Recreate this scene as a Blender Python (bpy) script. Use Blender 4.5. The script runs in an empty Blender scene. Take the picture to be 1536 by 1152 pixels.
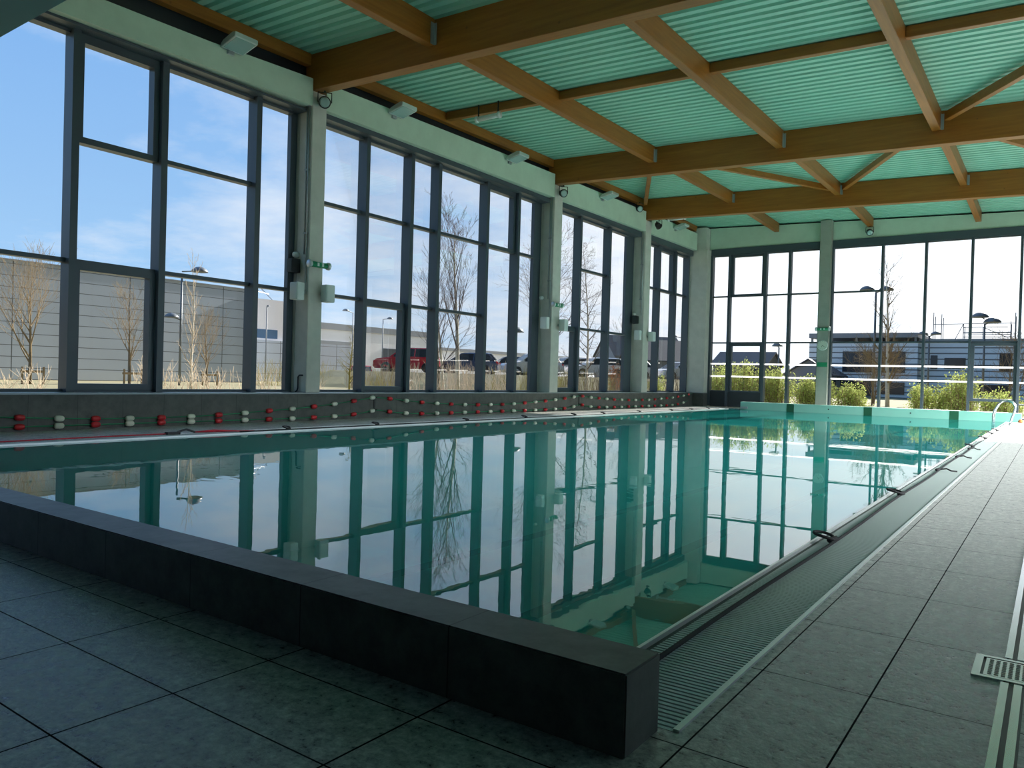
import bpy, bmesh, math, random
from mathutils import Vector, Matrix
PI = math.pi
C = bpy.context.scene.collection
SC = bpy.context.scene
random.seed(7)

# ------------------------------------------------------------------ materials
def new_mat(name):
    m = bpy.data.materials.new(name); m.use_nodes = True
    nt = m.node_tree
    for n in list(nt.nodes): nt.nodes.remove(n)
    out = nt.nodes.new('ShaderNodeOutputMaterial')
    return m, nt, out

def nd(nt, t, **kw):
    n = nt.nodes.new(t)
    for k, v in kw.items():
        if k in n.inputs.keys(): n.inputs[k].default_value = v
        else: setattr(n, k, v)
    return n

def M(nt, op, a, b=None, c=None, clamp=False):
    n = nt.nodes.new('ShaderNodeMath'); n.operation = op; n.use_clamp = clamp
    for i, v in enumerate((a, b, c)):
        if v is None: continue
        if isinstance(v, (int, float)): n.inputs[i].default_value = v
        else: nt.links.new(v, n.inputs[i])
    return n.outputs[0]

def mixc(nt, f, a, b):
    n = nt.nodes.new('ShaderNodeMix'); n.data_type = 'RGBA'
    for i, v in ((0, f), (6, a), (7, b)):
        if isinstance(v, (int, float)): n.inputs[i].default_value = v
        elif isinstance(v, tuple): n.inputs[i].default_value = (*v[:3], 1)
        else: nt.links.new(v, n.inputs[i])
    return n.outputs[2]

def simple(name, col, rough=.6, metal=0., noise=0., scale=8., bump=0., spec=.5, aniso=(1, 1, 1)):
    """Principled with a mottled base colour."""
    m, nt, out = new_mat(name)
    b = nd(nt, 'ShaderNodeBsdfPrincipled', Roughness=rough, Metallic=metal)
    b.inputs['Specular IOR Level'].default_value = spec
    b.inputs['Base Color'].default_value = (*col, 1)
    if noise or bump:
        tc = nd(nt, 'ShaderNodeTexCoord')
        mp = nd(nt, 'ShaderNodeMapping'); mp.inputs['Scale'].default_value = aniso
        nt.links.new(tc.outputs['Object'], mp.inputs['Vector'])
        nz = nd(nt, 'ShaderNodeTexNoise', Scale=scale, Detail=6., Roughness=.65)
        nt.links.new(mp.outputs[0], nz.inputs['Vector'])
        if noise:
            lo = tuple(max(0, c * (1 - noise)) for c in col); hi = tuple(min(1, c * (1 + noise)) for c in col)
            nt.links.new(mixc(nt, nz.outputs['Fac'], lo, hi), b.inputs['Base Color'])
        if bump:
            bp = nd(nt, 'ShaderNodeBump', Strength=bump, Distance=.02)
            nt.links.new(nz.outputs['Fac'], bp.inputs['Height']); nt.links.new(bp.outputs[0], b.inputs['Normal'])
    nt.links.new(b.outputs[0], out.inputs[0])
    return m

def glass_mat(name, tint=(1, 1, 1), refl=1.0):
    m, nt, out = new_mat(name)
    tr = nd(nt, 'ShaderNodeBsdfTransparent'); tr.inputs[0].default_value = (*tint, 1)
    gl = nd(nt, 'ShaderNodeBsdfGlossy', Roughness=.0)
    lw = nd(nt, 'ShaderNodeFresnel', IOR=1.45)
    f = M(nt, 'MULTIPLY', lw.outputs[0], .22 * refl)
    mx = nd(nt, 'ShaderNodeMixShader')
    nt.links.new(f, mx.inputs[0]); nt.links.new(tr.outputs[0], mx.inputs[1]); nt.links.new(gl.outputs[0], mx.inputs[2])
    nt.links.new(mx.outputs[0], out.inputs[0])
    return m

def water_mat():
    m, nt, out = new_mat('pool water')
    geo = nd(nt, 'ShaderNodeNewGeometry')
    mp = nd(nt, 'ShaderNodeMapping'); mp.inputs['Scale'].default_value = (.8, 1.5, 1)
    nt.links.new(geo.outputs['Position'], mp.inputs[0])
    nz = nd(nt, 'ShaderNodeTexNoise', Scale=1.6, Detail=3., Roughness=.5)
    nt.links.new(mp.outputs[0], nz.inputs['Vector'])
    # livelier water towards the far end, almost still close by
    sp = nd(nt, 'ShaderNodeSeparateXYZ'); nt.links.new(geo.outputs['Position'], sp.inputs[0])
    liv = nd(nt, 'ShaderNodeTexNoise', Scale=.45, Detail=1.)
    nt.links.new(geo.outputs['Position'], liv.inputs['Vector'])
    st = M(nt, 'MULTIPLY', M(nt, 'POWER', liv.outputs['Fac'], 3.), .010)
    bp = nd(nt, 'ShaderNodeBump', Distance=1.0); nt.links.new(st, bp.inputs['Strength'])
    nt.links.new(nz.outputs['Fac'], bp.inputs['Height'])
    gl = nd(nt, 'ShaderNodeBsdfGlossy', Roughness=0.); nt.links.new(bp.outputs[0], gl.inputs['Normal'])
    tr = nd(nt, 'ShaderNodeBsdfTransparent'); tr.inputs[0].default_value = (.50, .94, .88, 1)
    df = nd(nt, 'ShaderNodeBsdfDiffuse'); df.inputs[0].default_value = (.02, .50, .46, 1)   # light scattered back by the water itself
    tw = nd(nt, 'ShaderNodeMixShader'); tw.inputs[0].default_value = .5
    nt.links.new(tr.outputs[0], tw.inputs[1]); nt.links.new(df.outputs[0], tw.inputs[2]); tr = tw
    fr = nd(nt, 'ShaderNodeFresnel', IOR=2.5)
    mx = nd(nt, 'ShaderNodeMixShader')
    nt.links.new(fr.outputs[0], mx.inputs[0]); nt.links.new(tr.outputs[0], mx.inputs[1]); nt.links.new(gl.outputs[0], mx.inputs[2])
    nt.links.new(mx.outputs[0], out.inputs[0])
    return m

def grid_mask(nt, coord, off, pitch, w):
    """1 on joints of width w repeating each pitch along a world coordinate"""
    a = M(nt, 'ADD', coord, -off + 1000 * pitch)
    f = M(nt, 'MODULO', a, pitch)
    d = M(nt, 'MINIMUM', f, M(nt, 'SUBTRACT', pitch, f))
    return M(nt, 'LESS_THAN', d, w / 2)

def floor_mat():
    m, nt, out = new_mat('dark floor tiles')
    geo = nd(nt, 'ShaderNodeNewGeometry'); sp = nd(nt, 'ShaderNodeSeparateXYZ')
    nt.links.new(geo.outputs['Position'], sp.inputs[0]); x, y = sp.outputs[0], sp.outputs[1]
    g1 = M(nt, 'MAXIMUM', grid_mask(nt, x, -.69, .2965, .005), grid_mask(nt, y, 1.70, .606, .005))
    g2 = M(nt, 'MAXIMUM', grid_mask(nt, x, -2.467, .594, .006), grid_mask(nt, y, 1.123, .301, .005))
    left = M(nt, 'MULTIPLY', M(nt, 'LESS_THAN', x, -.78), M(nt, 'LESS_THAN', y, 1.7))
    g = M(nt, 'ADD', M(nt, 'MULTIPLY', g2, left), M(nt, 'MULTIPLY', g1, M(nt, 'SUBTRACT', 1., left)))
    n1 = nd(nt, 'ShaderNodeTexNoise', Scale=20., Detail=6., Roughness=.7)
    n2 = nd(nt, 'ShaderNodeTexNoise', Scale=55., Detail=5., Roughness=.75)
    for n in (n1, n2): nt.links.new(geo.outputs['Position'], n.inputs['Vector'])
    f = M(nt, 'ADD', M(nt, 'MULTIPLY', n1.outputs['Fac'], .55), M(nt, 'MULTIPLY', n2.outputs['Fac'], .45))
    f = M(nt, 'MULTIPLY', M(nt, 'SUBTRACT', f, .37), 3.8, clamp=True)
    col = mixc(nt, f, (.06, .061, .06), (.66, .655, .61))
    col = mixc(nt, g, col, (.008, .009, .009))
    b = nd(nt, 'ShaderNodeBsdfPrincipled')
    nt.links.new(col, b.inputs['Base Color'])
    rg = M(nt, 'ADD', M(nt, 'MULTIPLY', f, .2), .24)
    nt.links.new(M(nt, 'MAXIMUM', rg, M(nt, 'MULTIPLY', g, .95)), b.inputs['Roughness'])
    nt.links.new(M(nt, 'SUBTRACT', .5, M(nt, 'MULTIPLY', g, .48)), b.inputs['Specular IOR Level'])
    h = M(nt, 'SUBTRACT', f, M(nt, 'MULTIPLY', g, 2.))
    bp = nd(nt, 'ShaderNodeBump', Strength=.3, Distance=.003); nt.links.new(h, bp.inputs['Height'])
    nt.links.new(bp.outputs[0], b.inputs['Normal']); nt.links.new(b.outputs[0], out.inputs[0])
    return m

def clad_mat(name, lo, hi, off, pitch, axis=0, rough=.4, scale=10.):
    """stone-look tile cladding with joints along one world axis"""
    m, nt, out = new_mat(name)
    geo = nd(nt, 'ShaderNodeNewGeometry'); sp = nd(nt, 'ShaderNodeSeparateXYZ')
    nt.links.new(geo.outputs['Position'], sp.inputs[0])
    g = grid_mask(nt, sp.outputs[axis], off, pitch, .005)
    n1 = nd(nt, 'ShaderNodeTexNoise', Scale=scale, Detail=8., Roughness=.7)
    nt.links.new(geo.outputs['Position'], n1.inputs['Vector'])
    f = M(nt, 'MULTIPLY', M(nt, 'SUBTRACT', n1.outputs['Fac'], .3), 2.5, clamp=True)
    col = mixc(nt, g, mixc(nt, f, lo, hi), (.01, .011, .011))
    b = nd(nt, 'ShaderNodeBsdfPrincipled', Roughness=rough)
    nt.links.new(col, b.inputs['Base Color']); nt.links.new(b.outputs[0], out.inputs[0])
    return m

def wood_mat(name, axis):
    """glulam: lamellae across the height, grain along the given axis"""
    m, nt, out = new_mat(name)
    geo = nd(nt, 'ShaderNodeNewGeometry')
    mp = nd(nt, 'ShaderNodeMapping')
    mp.inputs['Scale'].default_value = (.5, 9, 9) if axis == 0 else ((9, .5, 9) if axis == 1 else (3, 3, 9))
    nt.links.new(geo.outputs['Position'], mp.inputs[0])
    n1 = nd(nt, 'ShaderNodeTexNoise', Scale=2.2, Detail=7., Roughness=.6)
    nt.links.new(mp.outputs[0], n1.inputs['Vector'])
    kn = nd(nt, 'ShaderNodeTexVoronoi', Scale=2.6); nt.links.new(geo.outputs['Position'], kn.inputs['Vector'])
    knot = M(nt, 'LESS_THAN', kn.outputs['Distance'], .055)
    col = mixc(nt, n1.outputs['Fac'], (.19, .055, .006), (.50, .185, .026))
    col = mixc(nt, M(nt, 'MULTIPLY', knot, .55), col, (.10, .035, .008))
    b = nd(nt, 'ShaderNodeBsdfPrincipled', Roughness=.42)
    nt.links.new(col, b.inputs['Base Color']); nt.links.new(b.outputs[0], out.inputs[0])
    return m

def facade_mat(name, col, off, pitch, voff, vpitch, vaxis, w=.035, vw=.05):
    m, nt, out = new_mat(name)
    geo = nd(nt, 'ShaderNodeNewGeometry'); sp = nd(nt, 'ShaderNodeSeparateXYZ')
    nt.links.new(geo.outputs['Position'], sp.inputs[0])
    g = grid_mask(nt, sp.outputs[2], off, pitch, w)
    if vpitch: g = M(nt, 'MAXIMUM', g, grid_mask(nt, sp.outputs[vaxis], voff, vpitch, vw))
    n1 = nd(nt, 'ShaderNodeTexNoise', Scale=.4, Detail=3.); nt.links.new(geo.outputs['Position'], n1.inputs['Vector'])
    c = mixc(nt, n1.outputs['Fac'], tuple(v * .93 for v in col), tuple(min(1, v * 1.07) for v in col))
    b = nd(nt, 'ShaderNodeBsdfPrincipled', Roughness=.5)
    nt.links.new(mixc(nt, g, c, tuple(v * .2 for v in col)), b.inputs['Base Color'])
    nt.links.new(b.outputs[0], out.inputs[0])
    return m

def basin_mat():
    """pool lining with dark lane lines along the floor"""
    m, nt, out = new_mat('pool lining')
    geo = nd(nt, 'ShaderNodeNewGeometry'); sp = nd(nt, 'ShaderNodeSeparateXYZ')
    nt.links.new(geo.outputs['Position'], sp.inputs[0])
    x, y, z = sp.outputs
    lane = None
    for c in (-6.92, -4.61, -2.33):
        a = M(nt, 'LESS_THAN', M(nt, 'ABSOLUTE', M(nt, 'SUBTRACT', x, c)), .12)
        lane = a if lane is None else M(nt, 'MAXIMUM', lane, a)
    onfloor = M(nt, 'LESS_THAN', z, -1.2)
    lane = M(nt, 'MULTIPLY', M(nt, 'MULTIPLY', lane, onfloor), M(nt, 'GREATER_THAN', y, 3.6))
    b = nd(nt, 'ShaderNodeBsdfPrincipled', Roughness=.4)
    nt.links.new(mixc(nt, lane, (.42, .80, .72), (.03, .06, .05)), b.inputs['Base Color'])
    nt.links.new(b.outputs[0], out.inputs[0])
    return m

MT = {}
MT['floor'] = floor_mat()
MT['kerb'] = clad_mat('kerb tiles', (.040, .044, .044), (.12, .125, .12), -.69 - .602, .602, 0, .42)
MT['wallclad'] = clad_mat('wall tiles', (.045, .05, .045), (.10, .105, .095), 4.3, .604, 1, .5, 6.)
MT['concrete'] = simple('concrete', (.60, .585, .53), .75, noise=.22, scale=3.5, bump=.06)
MT['lintel'] = simple('lintel concrete', (.56, .68, .55), .7, noise=.16, scale=2.2, bump=.05)
MT['deck'] = simple('mint painted steel deck', (.33, .66, .53), .42, noise=.05, scale=.8)
MT['frame'] = simple('window aluminium', (.066, .085, .105), .35, spec=.5)
MT['panel'] = simple('dark infill panel', (.035, .042, .05), .4)
MT['woodx'] = wood_mat('glulam across', 0)
MT['woody'] = wood_mat('glulam along', 1)
MT['woodd'] = wood_mat('glulam diagonal', 2)
MT['steel'] = simple('stainless steel', (.72, .74, .75), .22, 1.)
MT['galv'] = simple('galvanised steel', (.45, .48, .5), .42, .7)
MT['alu'] = simple('brushed aluminium', (.75, .78, .78), .35, .6)
MT['slat'] = simple('grating plastic', (.50, .57, .55), .5)
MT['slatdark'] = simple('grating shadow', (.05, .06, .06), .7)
MT['black'] = simple('black plastic', (.012, .013, .014), .45)
MT['blackrope'] = simple('black rope', (.012, .012, .014), .8, noise=.3, scale=90)
MT['white'] = simple('white plastic', (.72, .76, .74), .5)
MT['grey'] = simple('grey plastic', (.33, .36, .36), .5)
MT['red'] = simple('red float plastic', (.55, .02, .03), .4)
MT['cream'] = simple('cream float plastic', (.68, .68, .58), .45)
MT['greenrope'] = simple('green rope', (.02, .24, .11), .7)
MT['redrope'] = simple('red rope', (.5, .02, .04), .7)
MT['exit'] = simple('exit light green', (.02, .30, .14), .35)
MT['sign'] = simple('sign green', (.02, .26, .12), .5)
MT['lens'] = simple('lamp lens', (.35, .5, .48), .12)
MT['lensdark'] = simple('lamp reflector', (.12, .16, .16), .2, .5)
MT['bulk'] = simple('bulkhead lining', (.24, .52, .44), .35, noise=.06, scale=2)
MT['dksquare'] = simple('dark marker tiles', (.015, .09, .045), .4)
MT['basin'] = basin_mat()
MT['water'] = water_mat()
MT['glass'] = glass_mat('window glass')
m_, nt_, o_ = new_mat('frosted strip'); t_ = nd(nt_, 'ShaderNodeBsdfTranslucent'); t_.inputs[0].default_value = (.95, .96, .97, 1)
tp_ = nd(nt_, 'ShaderNodeBsdfTransparent'); mx_ = nd(nt_, 'ShaderNodeMixShader'); mx_.inputs[0].default_value = .25
nt_.links.new(t_.outputs[0], mx_.inputs[1]); nt_.links.new(tp_.outputs[0], mx_.inputs[2]); nt_.links.new(mx_.outputs[0], o_.inputs[0]); MT['frost'] = m_
MT['soffit'] = simple('painted soffit', (.16, .34, .36), .6)
MT['wallpaint'] = simple('painted wall', (.10, .13, .13), .8)
MT['ground'] = simple('rough grass', (.33, .29, .16), .95, noise=.5, scale=1.2)
MT['asphalt'] = simple('asphalt', (.22, .22, .22), .9, noise=.2, scale=2.)
MT['ware'] = facade_mat('warehouse panels', (.50, .57, .68), .0, .612, 17.4, 6.25, 1)
MT['annex'] = facade_mat('annex panels', (.54, .60, .69), .6, .8, 44.2, 2.9, 1)
MT['pale'] = facade_mat('pale hall cladding', (.90, .88, .90), 30., 50., 0, 0, 1)
MT['cladg'] = facade_mat('grey horizontal cladding', (.86, .91, .97), .0, .47, 0, 0, 0, .10)
MT['roofgrey'] = simple('grey roof sheet', (.30, .31, .33), .6)
MT['slate'] = simple('slate roof', (.12, .115, .12), .7, noise=.2, scale=3)
MT['render'] = simple('house wall', (.32, .32, .33), .8)
MT['winglass'] = simple('dark window glass', (.03, .035, .045), .15)
MT['bark'] = simple('brown bark', (.20, .15, .085), .9, noise=.35, scale=14)
MT['twig'] = simple('brown twigs', (.27, .20, .11), .9)
MT['twigdark'] = simple('dark birch twigs', (.16, .12, .11), .9)
MT['birch'] = simple('white birch bark', (.60, .56, .48), .8, noise=.45, scale=7, aniso=(1, 1, 3))
MT['mossy'] = simple('mossy bark', (.30, .25, .06), .9, noise=.3, scale=8)
MT['drystem'] = simple('dry pale stems', (.62, .50, .36), .9)
MT['stake'] = simple('stake timber', (.28, .20, .11), .9)
m_, nt_, o_ = new_mat('yellow green leaves'); d_ = nd(nt_, 'ShaderNodeBsdfDiffuse'); t_ = nd(nt_, 'ShaderNodeBsdfTranslucent'); d_.inputs[0].default_value = (.36, .43, .13, 1); t_.inputs[0].default_value = (.52, .58, .19, 1)
mx_ = nd(nt_, 'ShaderNodeMixShader'); mx_.inputs[0].default_value = .5; nt_.links.new(d_.outputs[0], mx_.inputs[1]); nt_.links.new(t_.outputs[0], mx_.inputs[2]); nt_.links.new(mx_.outputs[0], o_.inputs[0]); MT['leaf'] = m_
MT['leafred'] = simple('rust coloured leaves', (.55, .18, .05), .7)
MT['lamp'] = simple('lamp post grey', (.16, .18, .20), .5, .3)
MT['tyre'] = simple('tyre', (.015, .015, .015), .8)
for n, c in (('red', (.55, .012, .03)), ('white', (.75, .77, .8)), ('blue', (.05, .08, .16)), ('silver', (.45, .47, .5)), ('black', (.02, .022, .03))):
    MT['car' + n] = simple(n + ' car paint', c, .22)
MT['tail'] = simple('tail lamp', (.6, .02, .02), .25)
MT['head'] = simple('head lamp', (.7, .75, .8), .15)

# ------------------------------------------------------------------ mesh helpers
class MB:
    def __init__(s): s.v = []; s.f = []
    def add(s, vs, fs):
        o = len(s.v); s.v += [tuple(v) for v in vs]; s.f += [tuple(i + o for i in f) for f in fs]; return s
    def box(s, a, b):
        (x0, y0, z0), (x1, y1, z1) = a, b
        x0, x1 = min(x0, x1), max(x0, x1); y0, y1 = min(y0, y1), max(y0, y1); z0, z1 = min(z0, z1), max(z0, z1)
        return s.add([(x0, y0, z0), (x1, y0, z0), (x1, y1, z0), (x0, y1, z0), (x0, y0, z1), (x1, y0, z1), (x1, y1, z1), (x0, y1, z1)],
                     [(0, 3, 2, 1), (4, 5, 6, 7), (0, 1, 5, 4), (1, 2, 6, 5), (2, 3, 7, 6), (3, 0, 4, 7)])
    def hexa(s, p):
        """eight corners: bottom ring then top ring"""
        return s.add(p, [(0, 3, 2, 1), (4, 5, 6, 7), (0, 1, 5, 4), (1, 2, 6, 5), (2, 3, 7, 6), (3, 0, 4, 7)])
    def prism(s, outline, a, b, axis):
        """outline (2D) extruded from a to b along axis; outline is in the other two axes in xyz order"""
        n = len(outline)
        def P(u, w, t):
            if axis == 0: return (t, u, w)
            if axis == 1: return (u, t, w)
            return (u, w, t)
        vs = [P(u, w, a) for u, w in outline] + [P(u, w, b) for u, w in outline]
        fs = [tuple(range(n))[::-1], tuple(range(n, 2 * n))] + [(i, (i + 1) % n, n + (i + 1) % n, n + i) for i in range(n)]
        return s.add(vs, fs)
    def tube(s, pts, r, n=6, cap=True):
        pts = [Vector(p) for p in pts]; rs = r if isinstance(r, (list, tuple)) else [r] * len(pts)
        o = len(s.v); prev = None
        for i, p in enumerate(pts):
            t = (pts[min(i + 1, len(pts) - 1)] - pts[max(i - 1, 0)])
            if t.length < 1e-9: t = Vector((0, 0, 1))
            t.normalize()
            if prev is None:
                a = Vector((1, 0, 0)) if abs(t.x) < .9 else Vector((0, 1, 0))
                u = t.cross(a).normalized()
            else:
                u = (prev - t * prev.dot(t)); u = u.normalized() if u.length > 1e-6 else t.orthogonal().normalized()
            prev = u; w = t.cross(u)
            for k in range(n):
                q = p + (u * math.cos(2 * PI * k / n) + w * math.sin(2 * PI * k / n)) * rs[i]
                s.v.append(tuple(q))
        for i in range(len(pts) - 1):
            for k in range(n):
                a, b = o + i * n + k, o + i * n + (k + 1) % n
                s.f.append((a, b, b + n, a + n))
        if cap:
            s.f.append(tuple(o + k for k in range(n))[::-1]); e = o + (len(pts) - 1) * n
            s.f.append(tuple(e + k for k in range(n)))
        return s
    def lathe(s, prof, org, axis=(0, 0, 1), n=14):
        ax = Vector(axis).normalized(); u = ax.orthogonal().normalized(); w = ax.cross(u); o = len(s.v); org = Vector(org)
        for r, h in prof:
            for k in range(n):
                a = 2 * PI * k / n
                s.v.append(tuple(org + ax * h + (u * math.cos(a) + w * math.sin(a)) * max(r, 1e-4)))
        for i in range(len(prof) - 1):
            for k in range(n):
                a, b = o + i * n + k, o + i * n + (k + 1) % n
                s.f.append((a, b, b + n, a + n))
        s.f.append(tuple(o + k for k in range(n))[::-1]); e = o + (len(prof) - 1) * n
        s.f.append(tuple(e + k for k in range(n)))
        return s
    def build(s, name, mat, parent=None, smooth=False, bevel=0.):
        me = bpy.data.meshes.new(name); me.from_pydata(s.v, [], s.f); me.update()
        bm = bmesh.new(); bm.from_mesh(me); bmesh.ops.recalc_face_normals(bm, faces=bm.faces)
        if bevel:
            bmesh.ops.bevel(bm, geom=[e for e in bm.edges], offset=bevel, segments=2, affect='EDGES', clamp_overlap=True)
        bm.to_mesh(me); bm.free()
        if smooth:
            for p in me.polygons: p.use_smooth = True
        me.materials.append(MT[mat] if isinstance(mat, str) else mat)
        o = bpy.data.objects.new(name, me); C.objects.link(o)
        if parent is not None: o.parent = parent; o.matrix_parent_inverse = Matrix.Identity(4) if parent.type == 'EMPTY' and parent.location.length == 0 and abs(parent.rotation_euler.z) < 1e-9 else o.matrix_parent_inverse
        return o

def tag(o, label=None, cat=None, group=None, kind=None):
    if label: o['label'] = label
    if cat: o['category'] = cat
    if group: o['group'] = group
    if kind: o['kind'] = kind
    return o

def empty(name, loc=(0, 0, 0), rz=0., label=None, cat=None, group=None, kind=None):
    o = bpy.data.objects.new(name, None); C.objects.link(o); o.location = loc; o.rotation_euler = (0, 0, rz)
    o.empty_display_size = .1
    return tag(o, label, cat, group, kind)

def copy_tree(o, parent=None):
    c = o.copy(); C.objects.link(c)
    if parent is not None: c.parent = parent
    for ch in list(o.children): copy_tree(ch, c)
    return c

# ------------------------------------------------------------------ key dimensions (metres)
XW = -10.60          # inner face of the window wall's base and columns
XG = -11.05          # its glass plane
XF = -10.84          # front of its mullions
YF = 26.50           # inner face of the end wall
PXL, PXR = -8.95, -1.06   # pool edges
PY0, PY1 = 1.735, 25.20   # near kerb back, far bulkhead front
XR = 6.4             # right wall

def lerp_tab(tab, t):
    if t <= tab[0][0]: return tab[0][1]
    for (a, va), (b, vb) in zip(tab, tab[1:]):
        if t <= b: return va + (vb - va) * (t - a) / (b - a)
    return tab[-1][1]
ROOF = [(0, 6.30), (8.69, 6.38), (16.53, 6.50), (21.88, 6.58), (26.5, 6.49), (28, 6.49)]
def zroof(x, y): return lerp_tab(ROOF, y) - .037 * (x + 10.8)
def zlin_b(y): return lerp_tab([(0, 5.40), (4.5, 5.42), (8.7, 5.47), (16, 5.51), (26.5, 5.60)], y)
def zlin_t(y): return lerp_tab([(0, 5.72), (6.6, 5.83), (8.5, 5.93), (16, 6.10), (22, 6.18), (26.5, 6.2)], y)

# ------------------------------------------------------------------ floor, pool
fl = MB()
fl.box((-.725, -4, -.2), (XR, YF + .1, 0))
fl.box((XW, -4, -.2), (-.725, 1.60, 0)); fl.box((PXR - .02, 1.6, -.2), (-.725, 1.757, 0))
fl.box((XW, 1.60, -.2), (PXL - .24, YF + .1, 0))
fl.box((PXL - .24, 25.55, -.2), (-.725, YF + .1, 0))
tag(fl.build('floor', 'floor'), 'dark grey stone-look tiled floor around the pool', 'floor', kind='structure')

ba = MB()
D = -1.75
ba.box((PXL - .1, 1.5, D - .1), (PXR + .1, 25.4, D))
ba.box((PXL - .1, 1.5, D), (PXL, 25.4, -.05)); ba.box((PXR, 1.5, D), (PXR + .1, 25.4, -.05))
ba.box((PXL, 1.6, D), (PXR, PY0, -.05)); ba.box((PXL, PY1, D), (PXR, 25.4, -.05))
tag(ba.build('pool_basin', 'basin'), 'pale green pool lining with dark lane lines under the water', 'pool', kind='structure')
wa = MB(); wa.add([(PXL, PY0, -.012), (PXR, PY0, -.012), (PXR, PY1, -.012), (PXL, PY1, -.012)], [(0, 1, 2, 3)])
tag(wa.build('pool_water', 'water'), 'still turquoise pool water mirroring the windows', 'water', kind='structure')

k = MB(); k.box((XW + .001, 1.553, 0), (-.768, PY0, .195))
tag(k.build('pool_kerb', 'kerb', bevel=.004), 'long low dark tiled kerb across the near end of the pool', 'kerb', kind='thing')

# far bulkhead
b0 = empty('pool_bulkhead', label='low pale green end wall across the far end of the pool', cat='bulkhead')
b = MB(); b.box((-8.55, PY1, -.06), (-.72, PY1 + .32, .245)); b.build('wall_panel', 'bulk', b0, bevel=.006)
for xc in (-6.92, -4.615, -2.33):
    q = MB(); q.box((xc - .115, PY1 - .006, -.05), (xc + .115, PY1 + .004, .236)); tag(q.build('lane_marker', 'dksquare', b0), 'dark green square marker')
for xc in (-5.75, -3.45):
    q = MB(); q.lathe([(.02, 0), (.02, .012)], (xc, PY1 + .001, .12), (0, -1, 0)); q.build('anchor', 'black', b0)
q = MB(); q.box((-8.54, PY1 - .03, .02), (-8.3, PY1 + .002, .09)); q.build('bracket', 'galv', b0)

# overflow gutters
def gutter(xedge, sgn, y0, y1, label):
    g = empty('overflow_grate', label=label, cat='pool gutter')
    a, w1, w2 = xedge, .085, .32
    l = MB(); l.box((a - .008 * sgn, y0, -.05), (a + .004 * sgn, y1, .006)); l.build('edge_lip', 'alu', g)
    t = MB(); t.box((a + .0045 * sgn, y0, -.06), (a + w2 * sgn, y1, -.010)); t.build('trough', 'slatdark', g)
    s1 = MB(); n = int((y1 - y0) / .0225)
    for i in range(n):
        y = y0 + i * .0225
        s1.hexa([(a + .026 * sgn, y, -.0095), (a + (w2 - .002) * sgn, y, -.0095), (a + (w2 - .002) * sgn, y + .0135, -.0095), (a + .026 * sgn, y + .0135, -.0095),
                 (a + .026 * sgn, y, -.004), (a + (w2 - .002) * sgn, y, .0), (a + (w2 - .002) * sgn, y + .0135, .0), (a + .026 * sgn, y + .0135, -.004)])
    for xx in (.12, .27): s1.box((a + xx * sgn, y0, -.0098), (a + (xx + .006) * sgn, y1, -.005))
    s1.build('slats', 'slat', g)
    e = MB(); e.box((a + (w2 + .0) * sgn, y0, -.05), (a + (w2 + .016) * sgn, y1, .007)); e.build('outer_trim', 'alu', g)
    return g
gutter(PXR, 1, 1.76, 25.2, 'slatted white overflow grate along the right side of the pool')
gutter(PXL, -1, 1.76, 25.2, 'slatted overflow grate along the window side of the pool')

# black cord with knotted loops on each grate
def cord(name, x, y0, y1, z, loops, label, tails=()):
    r = empty(name, label=label, cat='rope')
    rng = random.Random(3); m = MB(); ys = [y0 + (y1 - y0) * i / 90 for i in range(91)]
    m.tube([(x + .008 * math.sin(y * 1.7), y, z) for y in ys], .0085, 6); m.build('cord', 'blackrope', r, True)
    for i, y in enumerate(loops):
        m = MB(); s = 1 if i % 2 else -1
        R = .055 + .015 * rng.random()
        pts = [(x - .045 + R * math.cos(a) * .9, y + R * .9 * math.sin(a), z + .012 + .03 * abs(math.sin(a / 2))) for a in [2 * PI * j / 16 for j in range(17)]]
        m.tube(pts, .0085, 6); m.tube([(x - .012, y - .03, z + .012), (x + .012, y + .03, z + .016)], .016, 6)
        m.build('loop', 'blackrope', r, True)
    for y, dx in tails:
        m = MB(); m.tube([(x, y, z + .012), (x + dx * .4, y + .10, z + .02), (x + dx * .7, y + .02, z + .008), (x + dx, y + .04, z + .004)], .008, 6)
        m.tube([(x - .012, y - .03, z + .012), (x + .012, y + .03, z + .016)], .015, 6)
        m.build('tail', 'blackrope', r, True)
    return r
cord('knotted_rope', -.962, 1.80, 20.5, .010, (4.40, 6.68, 13.15, 15.6, 17.4, 19.0), 'black cord with knotted loops lying along the right pool grate', ((9.0, .17), (10.95, .15), (12.6, .13)))
cord('knotted_rope', -9.02, 6.3, 24.5, .012, (7.1, 8.88, 11.23, 13.19, 15.2, 16.6, 18.6, 20.7, 22.2, 23.6), 'black cord with loops along the window side pool edge')

# red rope and tensioner on the left deck
rr = empty('red_rope', label='red rope with black tensioner lying on the deck below the windows', cat='rope')
m = MB(); m.tube([(-9.22, 1.9 + .35 * i, .012 + .002 * math.sin(i)) for i in range(11)], .008, 6); m.build('rope_length', 'redrope', rr, True)
m = MB(); m.box((-9.25, 5.35, .002), (-9.17, 5.52, .035)); m.tube([(-9.21, 5.5, .03), (-9.2, 5.62, .06), (-9.2, 5.74, .02)], .014, 6); m.build('tensioner', 'black', rr)
m = MB(); m.tube([(-9.2, 5.74, .02), (-9.17, 6.0, .035), (-9.12, 6.35, .012), (-9.05, 6.55, .012)], .01, 6); m.tube([(-9.2, 5.74, .02), (-9.2, 6.05, .012), (-9.12, 6.5, .012)], .008, 6); m.build('rope_tail', 'redrope', rr, True)

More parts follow.
